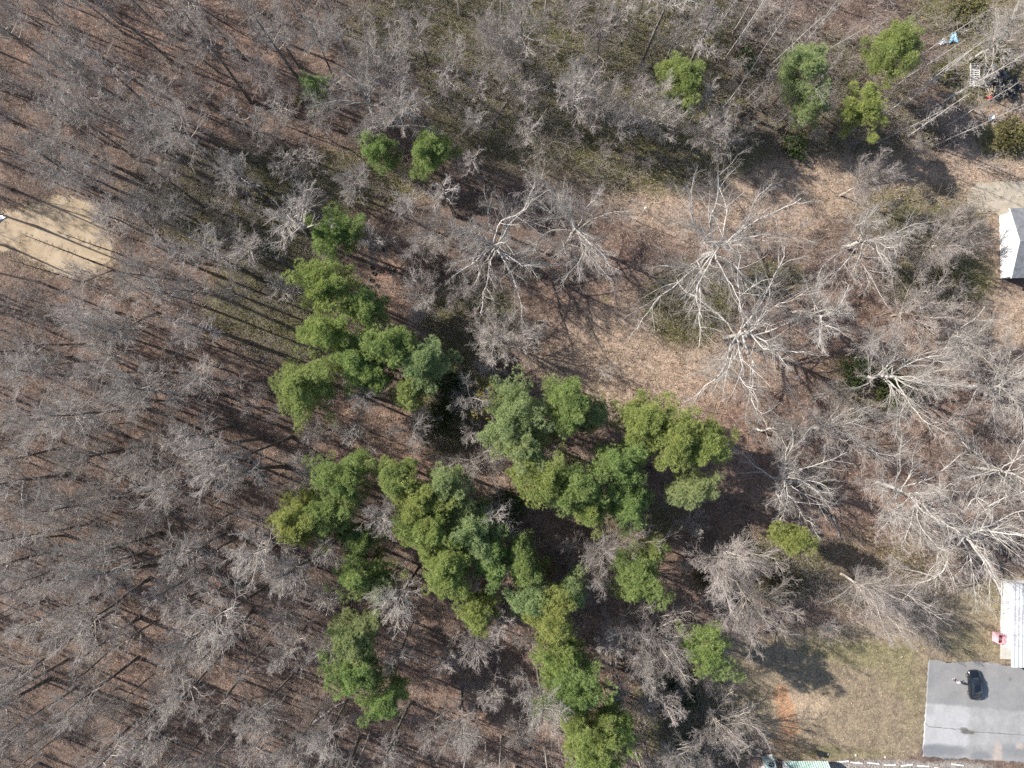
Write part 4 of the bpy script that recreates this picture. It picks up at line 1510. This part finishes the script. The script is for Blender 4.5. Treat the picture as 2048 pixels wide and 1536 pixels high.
def car():
    x, y = W(1944, 1366)
    root = empty("parked_car", (x, y, 0.03), math.radians(4))
    tag(root, "black car parked on the asphalt lot beside the standing person", "car")
    m, nt, b = new_mat("black_car_paint")
    tc = nt.nodes.new("ShaderNodeTexCoord")
    f = noise(nt, tc.outputs["Object"], 2, 3)
    nt.links.new(ramp(nt, f, [(.3, (.006, .007, .010)), (.7, (.010, .012, .017))]), b.inputs["Base Color"])
    b.inputs["Roughness"].default_value = .22; b.inputs["Coat Weight"].default_value = .8; b.inputs["Coat Roughness"].default_value = .06
    # body stations along the length (front +y): y, half width, bottom, top, shoulder
    st = [(-2.22, .66, .38, .78), (-2.12, .80, .28, .88), (-1.7, .88, .22, .93), (-1.0, .90, .20, .92), (0, .90, .20, .90), (.9, .90, .20, .90), (1.4, .89, .22, .87), (1.85, .84, .25, .78), (2.12, .72, .30, .68), (2.24, .52, .36, .60)]
    secs = []
    for (yy, w, z0, z1) in st:
        s = []
        for (u, v) in ((-.82, 0), (-1, .18), (-1.0, .6), (-.95, .85), (-.78, .98), (-.35, 1.03), (.35, 1.03), (.78, .98), (.95, .85), (1.0, .6), (1, .18), (.82, 0)):
            s.append((u * w, yy, z0 + v * (z1 - z0)))
        secs.append(s)
    bm = loft(secs)
    link("body", bm_mesh("body", bm, True), m, root)
    # greenhouse: glass shell under a painted roof
    gs = [(-1.95, .62, .90, .93), (-1.25, .72, .88, 1.34), (-.55, .74, .88, 1.43), (.1, .73, .88, 1.42), (.45, .70, .88, 1.34), (1.2, .66, .86, .90)]
    secs = []
    for (yy, w, z0, z1) in gs:
        h = z1 - z0
        secs.append([(-w * 1.05, yy, z0), (-w * .98, yy, z0 + h * .5), (-w * .80, yy, z0 + h * .93), (-w * .4, yy, z1), (w * .4, yy, z1), (w * .80, yy, z0 + h * .93), (w * .98, yy, z0 + h * .5), (w * 1.05, yy, z0)])
    link("window", bm_mesh("window", loft(secs), True), M_GLASS, root)
    secs = []
    for (yy, w, z) in ((-1.28, .60, 1.335), (-.55, .62, 1.435), (.1, .61, 1.425), (.42, .58, 1.355)):
        secs.append([(-w, yy, z - .055), (-w * .85, yy, z), (0, yy, z + .025), (w * .85, yy, z), (w, yy, z - .055), (0, yy, z - .03)])
    link("roof", bm_mesh("roof", loft(secs), True), m, root)
    for s in (-1, 1):
        bm = bmesh.new()
        for (ya, za, yb, zb) in ((.48, 1.33, 1.22, .9), (-1.3, 1.32, -1.95, .93), (-.35, .95, -.3, 1.41)):
            wa = .62 if za > 1.2 else .70
            wb = .70 if zb < 1.2 else .62
            cyl(bm, (s * wa, ya, za), (s * wb, yb, zb), .045, .045, 8)
        link("pillar", bm_mesh("pillar", bm), m, root)
        bm = bmesh.new()
        bx(bm, s * .98, .62, .88, .18, .12, .14, bev=.04)
        link("mirror", bm_mesh("mirror", bm), m, root)
        bm = bmesh.new()
        bx(bm, s * .58, 2.03, .52, .36, .22, .12, s * -.35, bev=.04)
        link("headlight", bm_mesh("headlight", bm), simple("headlight_lens", (.75, .77, .8), .1, .3), root)
        bm = bmesh.new()
        bx(bm, s * .60, -2.13, .62, .34, .14, .14, s * .2, bev=.03)
        link("taillight", bm_mesh("taillight", bm), simple("taillight_lens", (.25, .01, .01), .2), root)
        for yy in (-1.35, 1.35):
            w = bmesh.new()
            prof = [(.20, -.09), (.30, -.11), (.325, -.07), (.325, .07), (.30, .11), (.20, .09)]
            N = 24
            rings = [[(s * .80 + d, yy + math.cos(a) * r_, .325 + math.sin(a) * r_) for (r_, d) in prof] for a in [2 * math.pi * k / N for k in range(N)]]
            R = [[w.verts.new(p) for p in q] for q in rings]
            for k in range(N):
                for i in range(6): w.faces.new([R[k][i], R[k][(i + 1) % 6], R[(k + 1) % N][(i + 1) % 6], R[(k + 1) % N][i]])
            wh = link("wheel", bm_mesh("wheel", w, True), simple("tyre_rubber", (.02, .02, .02), .85), root)
            w = bmesh.new()
            cyl(w, (s * .78, yy, .325), (s * .885, yy, .325), .205, .205, 20)
            link("rim", bm_mesh("rim", w), simple("alloy", (.55, .56, .58), .3, .8), wh)
    bm = bmesh.new()
    bx(bm, 0, 2.19, .36, .8, .08, .14, bev=.02)
    link("grille", bm_mesh("grille", bm), M_DARK, root)


car()

# ------------------------------------------------------------------ person beside the car


def skin_obj(name, nodes, edges, mat, parent=None, sub=2, root=0):
    me = bpy.data.meshes.new(name)
    me.from_pydata([n[:3] for n in nodes], edges, [])
    o = link(name, me, mat, parent)
    sk = o.modifiers.new("skin", 'SKIN')
    me.skin_vertices or None
    for i, n in enumerate(nodes):
        r = n[3]
        v = me.skin_vertices[0].data[i]
        v.radius = (r, r) if not isinstance(r, tuple) else r
        v.use_root = (i == root)
    sk.use_smooth_shade = True
    sub_m = o.modifiers.new("subsurf", 'SUBSURF'); sub_m.levels = sub; sub_m.render_levels = sub
    return o


def person():
    x, y = W(1907, 1358)
    root = empty("person", (x, y, .03), math.radians(200))
    tag(root, "person in pale top and dark trousers standing beside the black car", "person")
    skin = simple("skin", (.48, .30, .22), .6, var=.05)
    shirt = simple("pale_shirt", (.42, .44, .46), .8, var=.06)
    trou = simple("dark_trousers", (.035, .04, .055), .85)
    N, E = [], []

    def add(p, r, parent=None):
        N.append((*p, r)); i = len(N) - 1
        if parent is not None: E.append((parent, i))
        return i
    # facing -y in local space
    pel = add((0, 0, .95), (.145, .11))
    wst = add((0, 0, 1.10), (.135, .10), pel)
    cst = add((0, .01, 1.30), (.165, .12), wst)
    nb = add((0, .01, 1.45), (.085, .08), cst)
    nk = add((0, -.01, 1.53), .052, nb)
    hd = add((0, -.02, 1.62), (.072, .085), nk)
    ht = add((0, -.015, 1.72), (.074, .088), hd)
    add((0, 0, 1.765), .045, ht)
    add((0, -.112, 1.635), .014, hd)                       # nose
    for s in (-1, 1):
        add((s * .078, 0, 1.64), .014, hd)                 # ears
        hp = add((s * .095, 0, .90), .085, pel)
        kn = add((s * .11, -.015, .50), .056, hp)
        an = add((s * .12, .015, .09), .040, kn)
        add((s * .13, -.13, .035), (.042, .030), an)
        sh = add((s * .19, .01, 1.42), .058, cst)
        el = add((s * .25, -.02, 1.14), .042, sh)
        wr = add((s * .13, -.26, 1.13), .027, el)
        pm = add((s * .09, -.33, 1.14), (.036, .018), wr)
        for k, (dx, l) in enumerate(((-.024, .058), (-.008, .07), (.010, .066), (.026, .05))):
            a = add((s * .09 + dx, -.37, 1.15), .0095, pm)
            add((s * .085 + dx, -.37 - l * .5, 1.135), .0085, a)
        add((s * .055, -.325, 1.165), .010, pm)
    body = skin_obj("body", N, E, skin, root, 2)
    # clothes as closed shells a little outside the body
    T = [(0, 0, .93, (.165, .125)), (0, 0, 1.10, (.155, .12)), (0, .01, 1.30, (.185, .14)), (0, .01, 1.44, (.11, .10))]
    Te = [(0, 1), (1, 2), (2, 3)]
    for s in (-1, 1):
        b0 = len(T)
        T += [(s * .19, .01, 1.42, .072), (s * .25, -.02, 1.15, .056), (s * .17, -.20, 1.135, .042)]
        Te += [(2, b0), (b0, b0 + 1), (b0 + 1, b0 + 2)]
    skin_obj("shirt", T, Te, shirt, root, 2)
    T = [(0, 0, .97, (.155, .12))]
    Te = []
    for s in (-1, 1):
        b0 = len(T)
        T += [(s * .095, 0, .88, .100), (s * .11, -.015, .50, .072), (s * .12, .01, .12, .060)]
        Te += [(0, b0), (b0, b0 + 1), (b0 + 1, b0 + 2)]
    skin_obj("trousers", T, Te, trou, root, 2)
    for s in (-1, 1):
        skin_obj("shoe", [(s * .12, .03, .05, .05), (s * .13, -.08, .045, (.05, .04)), (s * .135, -.17, .04, (.045, .032))], [(0, 1), (1, 2)], simple("white_shoe", (.6, .6, .6), .6), root, 2)
    skin_obj("hair", [(0, .02, 1.70, (.083, .088)), (0, .01, 1.755, (.07, .075))], [(0, 1)], simple("dark_hair", (.03, .02, .015), .7), root, 2)
    c = empty("remote_controller", (x, y, .03), math.radians(200))
    tag(c, "small white remote controller held in the standing person's hands", "controller")
    bm = bmesh.new(); bx(bm, 0, -.39, 1.13, .15, .09, .035, bev=.01)
    link("body", bm_mesh("body", bm), simple("white_plastic", (.7, .7, .7), .4), c)
    for s in (-1, 1):
        bm = bmesh.new(); cyl(bm, (s * .045, -.39, 1.165), (s * .045, -.39, 1.19), .008, .011, 10)
        link("stick", bm_mesh("stick", bm), M_DARK, c)
    bm = bmesh.new(); bx(bm, 0, -.47, 1.165, .16, .09, .012, bev=.004)
    link("screen", bm_mesh("screen", bm), M_GLASS, c)


person()

# ------------------------------------------------------------------ small things


def stops():
    S = [(1673, 1524, 1698, 1522), (1700, 1524, 1726, 1527), (1734, 1525, 1759, 1528), (1767, 1530, 1793, 1530), (1801, 1532, 1826, 1529), (1833, 1531, 1859, 1533), (1868, 1535, 1892, 1539), (1903, 1528, 1927, 1531)]
    labs = ["leftmost white parking stop, next to the green roof's shadow", "second white parking stop from the green roof", "third white parking stop from the green roof", "level white parking stop, fourth from the green roof",
            "white parking stop tilted up to the right, fifth in the row", "white parking stop, sixth in the row, near the lot's corner", "white parking stop half cut by the photo's bottom edge", "lone white parking stop at the right, set below the asphalt lot"]
    m = simple("white_painted_concrete", (.78, .78, .76), .7, var=.06)
    bm = bmesh.new()
    pr = [(-.09, 0), (.09, 0), (.075, .09), (.05, .125), (-.05, .125), (-.075, .09)]
    secs = [[(xx, a * sc, b * (sc if b > .05 else 1)) for a, b in pr] for xx, sc in ((-.92, .8), (-.9, 1), (.9, 1), (.92, .8))]
    me = bm_mesh("parking_stop", loft(secs)); me.materials.append(m)
    pin = bmesh.new()
    cyl(pin, (0, 0, .1255), (0, 0, .14), .03, .03, 10)
    pme = bm_mesh("pin", pin); pme.materials.append(simple("rusty_steel", (.2, .1, .06), .8))
    for (a, b, c, d), lab in zip(S, labs):
        x0, y0 = W(a, b); x1, y1 = W(c, d)
        o = link("parking_stop", me, None, None, ((x0 + x1) / 2, (y0 + y1) / 2, 0.004), (0, 0, math.atan2(y1 - y0, x1 - x0)))
        tag(o, lab, "parking stop", "white parking stops along the bottom edge")
        for dx in (-.6, .6):
            p = bpy.data.objects.new("pin", pme); COL.objects.link(p); p.parent = o; p.location = (dx, 0, 0)


stops()


def tyre_mesh(R=.33, w=.11):
    bm = bmesh.new()
    N = 24
    prof = [(.58, -.8), (.86, -1), (1, -.6), (1, .6), (.86, 1), (.58, .8)]
    R_ = [[bm.verts.new((math.cos(a) * R * p, math.sin(a) * R * p, w * (q + 1))) for p, q in prof] for a in [2 * math.pi * k / N for k in range(N)]]
    for k in range(N):
        for i in range(6): bm.faces.new([R_[k][i], R_[(k + 1) % N][i], R_[(k + 1) % N][(i + 1) % 6], R_[k][(i + 1) % 6]])
    return bm_mesh("tyre", bm, True)


def tyres():
    m = simple("old_tyre", (.028, .028, .03), .85, var=.3)
    me = tyre_mesh(); me.materials.append(m)
    T = [(741, 495, 0, 0, "black tyre at the top left of the scattered tyres, beside pine boughs"), (768, 499, 0, 0, "black tyre at the top right of the scattered tyres"),
         (744, 535, 0, 0, "tyre leaning on another at the left of the tyre heap"), (772, 532, .1, 0, "round tyre lying flat above the tyre heap"),
         (748, 547, 0, .0, "lowest tyre of the leaning left stack"), (760, 541, .2, 0, "tyre between the flat one and the leaning stack"),
         (779, 545, .0, .1, "tyre half buried in the heap's right end"), (786, 539, .2, .15, "upper tyre at the heap's right end"), (743, 561, 0, 0, "single tyre at the pine's edge below the heap"), (754, 572, 0, 0, "lowest tyre of all, under the pine boughs")]
    for i, (px, py, tx, ty, lab) in enumerate(T):
        x, y = W(px, py)
        o = link("tyre", me, None, None, (x, y, .02 + .12 * (tx + ty > 0)), (tx, ty, i * 1.1))
        tag(o, lab, "tyre", "old tyres dumped beside the pines")


tyres()


def crumple(name, px, py, sx, sy, h, mat, label, cat, seed, rz=0.0, group=None):
    """crumpled sheet: thick ragged cloth with folds"""
    r = np.random.default_rng(seed)
    n = 14
    u = np.linspace(-1, 1, n)
    gx, gy = np.meshgrid(u, u)
    rag = 1 + .22 * np.sin(3 * np.arctan2(gy, gx) + seed) + .1 * np.sin(7 * np.arctan2(gy, gx))
    z = h * (.35 + .65 * np.abs(np.sin(gx * 2.6 + seed) * np.cos(gy * 3.1 + gx * 2 + seed * 2))) * (1 - .55 * np.maximum(np.abs(gx), np.abs(gy)) ** 2) + r.uniform(0, h * .25, gx.shape)
    top = np.stack([gx * rag * sx / 2, gy * rag * sy / 2, z + .02], -1).reshape(-1, 3)
    bot = top.copy(); bot[:, 2] = np.maximum(bot[:, 2] - .02, .003)
    i = np.arange(n * n).reshape(n, n)
    F = np.stack([i[:-1, :-1], i[:-1, 1:], i[1:, 1:], i[1:, :-1]], -1).reshape(-1, 4)
    F2 = F[:, ::-1] + n * n
    ring = np.concatenate([i[0, :-1], i[:-1, -1], i[-1, :0:-1], i[:0:-1, 0]])
    k2 = np.roll(ring, -1)
    S = np.stack([k2, ring, ring + n * n, k2 + n * n], 1)
    me = mesh_np(name, np.concatenate([top, bot]), [F, F2, S], False)
    x, y = W(px, py)
    return tag(link(name, me, mat, None, (x, y, .02), (0, 0, rz)), label, cat, group)


M_BLUE = simple("blue_tarp", (.25, .50, .66), .5, var=.25, scale=2)
M_WTARP = simple("pale_tarp", (.62, .68, .75), .5, var=.15, scale=3)
crumple("tarp", 1906, 77, 1.1, 1.4, .45, M_BLUE, "crumpled light blue tarp in brown brush near the top right", "tarp", 3)
crumple("tarp", 1884, 85, 1.0, .7, .25, M_WTARP, "small whitish tarp scrap left of the light blue tarp", "tarp", 5, .5)
crumple("tarp", 1985, 132, .55, .5, .3, M_BLUE, "small blue tarp scrap above the junk heap", "tarp", 7)
crumple("tarp", 1272, 1313, .7, .5, .25, M_WTARP, "white plastic scrap left of the dense tan tree", "plastic", 9, .3, "plastic scraps under the dense tan tree")
crumple("tarp", 1284, 1306, .45, .6, .2, M_WTARP, "pale plastic scrap under the dense tan tree's twigs", "plastic", 11, .9, "plastic scraps under the dense tan tree")
crumple("tarp", 1294, 1340, .6, .5, .3, M_WTARP, "lowest blue-white plastic scrap beneath the dense tan tree", "plastic", 13, .1, "plastic scraps under the dense tan tree")
crumple("metal_sheet", 2, 437, 1.6, .7, .2, simple("shiny_sheet", (.62, .66, .72), .3, .4), "pale metal sheet at the sandy clearing's left end", "metal sheet", 15, .6)
crumple("plastic_scrap", 952, 622, .45, .75, .3, simple("faded_red_plastic", (.55, .16, .13), .5), "faded red plastic scrap in shade beside the round bare tree", "plastic", 17, .5)
crumple("bag", 605, 388, .4, .3, .2, simple("cream_bag", (.7, .62, .5), .6), "cream bag on leaf litter in the upper left wood", "bag", 19)
crumple("bag", 1780, 1505, .5, .4, .2, simple("white_bag", (.7, .7, .68), .6), "white bag in green weeds above the parking stops", "bag", 21) if False else None


def small_objects():
    # white tub lying on the dirt
    x, y = W(1980, 236)
    root = empty("plastic_tub", (x, y, 0), .6)
    tag(root, "white round plastic tub on bare dirt below the junk heap", "tub")
    m = simple("white_tub_plastic", (.80, .79, .76), .4, var=.04)
    bm = bmesh.new()
    prof = [(.02, .04), (.36, .04), (.48, .38), (.53, .40), (.53, .43), (.46, .43), (.34, .09), (.02, .09)]
    N = 24
    R = [[bm.verts.new((math.cos(a) * p * 1.05, math.sin(a) * p * .8, z)) for p, z in prof] for a in [2 * math.pi * k / N for k in range(N)]]
    for k in range(N):
        for i in range(len(prof) - 1): bm.faces.new([R[k][i], R[(k + 1) % N][i], R[(k + 1) % N][i + 1], R[k][i + 1]])
    link("bowl", bm_mesh("bowl", bm, True), m, root)
    bm = bmesh.new(); bx(bm, -.62, -.1, .38, .2, .12, .04, .2, .01)
    link("handle", bm_mesh("handle", bm), m, root)
    # black bin near the bottom
    x, y = W(1636, 1504)
    root = empty("rubbish_bin", (x, y, 0), .12)
    tag(root, "black lidded bin on the grass above the green roof", "bin")
    bm = loft([[(-.22, -.26, .02), (.22, -.26, .02), (.22, .26, .02), (-.22, .26, .02)], [(-.29, -.34, .95), (.29, -.34, .95), (.29, .34, .95), (-.29, .34, .95)]])
    link("body", bm_mesh("body", bm), simple("black_bin_plastic", (.025, .026, .03), .5), root)
    bm = bmesh.new(); bx(bm, 0, .02, .952, .64, .76, .06, bev=.02)
    link("lid", bm_mesh("lid", bm), simple("black_lid", (.03, .03, .034), .45), root)
    for s in (-1, 1):
        bm = bmesh.new(); cyl(bm, (s * .26 - .03, -.3, .1), (s * .26 + .03, -.3, .1), .1, .1, 16)
        link("wheel", bm_mesh("wheel", bm), simple("bin_wheel", (.02, .02, .02), .8), root)
    # ladders / white racks by the junk heap
    m = simple("chalky_white_wood", (.72, .70, .66), .7, var=.1)
    for i, (a, b, lab) in enumerate((((1942, 128), (1941, 174), "narrow white ladder lying left of the junk heap"), ((1951, 127), (1951, 175), "wider white slatted rack lying between the narrow ladder and the junk heap"))):
        x0, y0 = W(*a); x1, y1 = W(*b)
        L = math.hypot(x1 - x0, y1 - y0)
        root = empty("ladder" if i == 0 else "slatted_rack", ((x0 + x1) / 2, (y0 + y1) / 2, .25), math.atan2(y1 - y0, x1 - x0))
        tag(root, lab, "ladder" if i == 0 else "rack")
        w = .26 if i == 0 else .42
        for s in (-1, 1):
            bm = bmesh.new(); bx(bm, 0, s * w, 0, L, .07 if i == 0 else .12, .08)
            link("rail", bm_mesh("rail", bm), m, root)
        n = 13 if i == 0 else 11
        for k in range(n):
            xx = -L / 2 + L * (k + .5) / n
            bm = bmesh.new(); bx(bm, xx, 0, .085, .09 if i == 0 else .16, 2 * w + .05, .035)
            link("rung" if i == 0 else "slat", bm_mesh("rung", bm), m, root)
        bm = bmesh.new(); bx(bm, -L / 2 + .5, 0, -.25, .1, 2 * w, .25); bx(bm, L / 2 - .5, 0, -.25, .1, 2 * w, .25)
        link("support", bm_mesh("support", bm), m, root)
    # junk heap: each piece its own thing
    r = np.random.default_rng(3)
    blk = simple("black_plastic", (.018, .018, .02), .35, var=.4)
    gry = simple("grey_scrap_metal", (.22, .24, .27), .5, .2, var=.3)
    tan = simple("weathered_board", (.46, .37, .27), .85, var=.2)
    BG = [(1972, 150, 1.3, 1.5, "large black bag at the top of the junk heap"), (1985, 148, 1.2, 1.6, "black bag right of the topmost one on the junk heap"), (1968, 170, 1.1, 1.5, "black bag beside the white slatted rack"),
          (1992, 165, 1.5, 1.3, "black sheeting in the middle of the junk heap"), (2005, 180, 1.7, 1.2, "dark bag under the pale tree's drooping limb"), (2020, 172, 1.5, 1.3, "dark bag at the junk heap's right end"),
          (1992, 188, 1.3, .9, "low black bag right of the red scrap"), (2018, 188, 1.2, .8, "flat dark bag at the heap's lower right")]
    for i, (px, py, sx, sy, lab) in enumerate(BG):
        crumple("rubbish_bag", px, py, sx * 1.35, sy * 1.35, 1.1, blk, lab, "bag", 40 + i, i * .7, "black bags of the junk heap")
    crumple("scrap_sheet", 2004, 152, 1.4, 1.0, .5, gry, "bluish grey sheet on the junk heap under the pale tree", "scrap", 60, .3)
    crumple("scrap_sheet", 2000, 174, 1.6, .5, .7, gry, "long grey sheet across the junk heap", "scrap", 61, .1)
    crumple("scrap_sheet", 2021, 191, .7, .4, .8, M_WTARP, "white scrap at the junk heap's lower right", "scrap", 62, .4)
    crumple("scrap_sheet", 1987, 147, .5, .4, .95, M_WTARP, "white scrap on top of the junk heap", "scrap", 63, .4)
    crumple("red_scrap", 1979, 197, 1.0, .6, .4, simple("red_plastic", (.55, .03, .035), .4), "bright red plastic scrap at the foot of the junk heap", "scrap", 64, .1)
    crumple("cushion", 1980, 188, .6, .5, .55, simple("tan_foam", (.55, .38, .2), .8), "tan foam piece just above the red scrap", "cushion", 65, .2)
    labs = ["pale board on the left of the junk heap's leaning boards", "pale board in the middle of the junk heap's leaning boards", "pale board on the right of the junk heap's leaning boards", "short pale board tilted by the tan foam piece"]
    for i, (px, py, L, a) in enumerate(((1969, 178, 1.5, 1.8), (1974, 177, 1.4, 1.7), (1979, 178, 1.2, 1.45), (1984, 182, 1.0, 1.3))):
        x, y = W(px, py)
        bm = bmesh.new(); bx(bm, 0, 0, 0, L, .2, .04, 0, .006)
        tag(link("board", bm_mesh("board", bm), tan, None, (x, y, .62), (.1, .2, a)), labs[i], "board", "boards on the junk heap")
    # snapped dark trunk with its log
    tk, cw = forest_tree(205, 7, 1.2, .26, 5, 2, .5, (.04, -.06))
    x, y = W(1636, 975)
    place_tree("dead_tree", x, y, [("trunk", mk("trunk", tk, M_TRUNK)), ("crown", mk("crown", cw, M_TRUNK))], "dark snapped trunk with few branches beside the white dense-limbed tree", "dead tree", tilt=(.05, .06))

    def log(px0, py0, px1, py1, rad, lab, mat, seed):
        x0, y0 = W(px0, py0); x1, y1 = W(px1, py1)
        rr = np.random.default_rng(seed)
        K = 8
        P = np.zeros((1, K, 3)); t = np.linspace(0, 1, K)
        P[0, :, 0] = (x1 - x0) * t; P[0, :, 1] = (y1 - y0) * t; P[0, :, 2] = rad * .8 + rr.normal(0, .04, K)
        P[0, 1:-1, :2] += rr.normal(0, .08, (K - 2, 2))
        R = (rad * (1 - .55 * t))[None]
        P1, R1 = spawn(rr, P, R, 4, .35, .95, 50, 10, .22, 4, .03, .15, .5, .02)
        me = mk("fallen_log", join([tubes(P, R, 9), tubes(P1, R1, 5)]), mat)
        tag(link("fallen_log", me, None, None, (x0, y0, 0)), lab, "log")
    log(1664, 1030, 1680, 1078, .22, "fallen trunk section on leaf litter below the snapped dark trunk", M_TWIGB, 1)
    log(1644, 1010, 1676, 1064, .28, "thick dark log beside the fallen trunk section", M_TRUNK, 2)
    log(984, 250, 1014, 200, .20, "mossy pale log on the olive floor of the upper wood", M_TWIGB, 3)
    log(620, 1450, 700, 1395, .17, "long pale log in the lower left wood", M_PALE, 4)
    log(1550, 590, 1590, 572, .15, "broken tan log under the largest spreading tree", M_TWIGB, 5)
    log(1750, 634, 1780, 626, .10, "thin pale log left of the low tan-twigged tree", M_PALE, 6)
    log(1760, 655, 1800, 646, .09, "second thin pale log left of the low tan-twigged tree, just below the first", M_PALE, 7)
    log(205, 690, 128, 695, .1, "dark thin log lying in the left wood below the sandy clearing", M_TRUNK, 8)
    log(1075, 640, 1105, 652, .12, "short grey log in the bare-floored hollow", M_TWIGB, 9)
    # slender pole and its service wire to the house
    x, y = W(1271, 442)
    root = empty("utility_pole", (x, y, 0))
    tag(root, "slender pale pole with white tip in the tan clearing", "pole")
    P, R = trunk_line(np.random.default_rng(2), 8.0, .07, 8, (.004, .004), .02, False)
    R = np.maximum(R, .045)
    link("pole", mk("pole", tubes(P, R, 8), M_PALE), None, root)
    bm = bmesh.new(); cyl(bm, (.03, .03, 7.95), (.03, .03, 8.25), .16, .10, 12)
    link("cap", bm_mesh("cap", bm), M_TRIM, root)
    hx, hy = W(2004, 470)
    K = 24
    t = np.linspace(0, 1, K)
    P = np.zeros((1, K, 3))
    P[0, :, 0] = x + (hx - x) * t; P[0, :, 1] = y + (hy - y) * t; P[0, :, 2] = 7.9 + (4.0 - 7.9) * t - 2.2 * t * (1 - t)
    tag(link("service_wire", mk("service_wire", tubes(P, np.full((1, K), .012), 5), simple("wire_grey", (.45, .45, .45), .5))), "thin wire running from the slender pole to the white house", "wire")
    # weeds strip stones by the stops
    for i, (px, py, lab) in enumerate(((1711, 1510, "pale stone in green weeds above the third parking stop"), (1770, 1514, "cream stone lying left of the asphalt lot's lower corner"), (1655, 1508, "small white stone in the greenest weeds by the black bin"))):
        x, y = W(px, py)
        bm = bmesh.new(); bmesh.ops.create_icosphere(bm, subdivisions=2, radius=.2)
        rr = random.Random(i)
        for v in bm.verts: v.co *= rr.uniform(.85, 1.1); v.co.z *= .55
        tag(link("stone", bm_mesh("stone", bm), M_CONC, None, (x, y, .08)), lab, "stone")


small_objects()
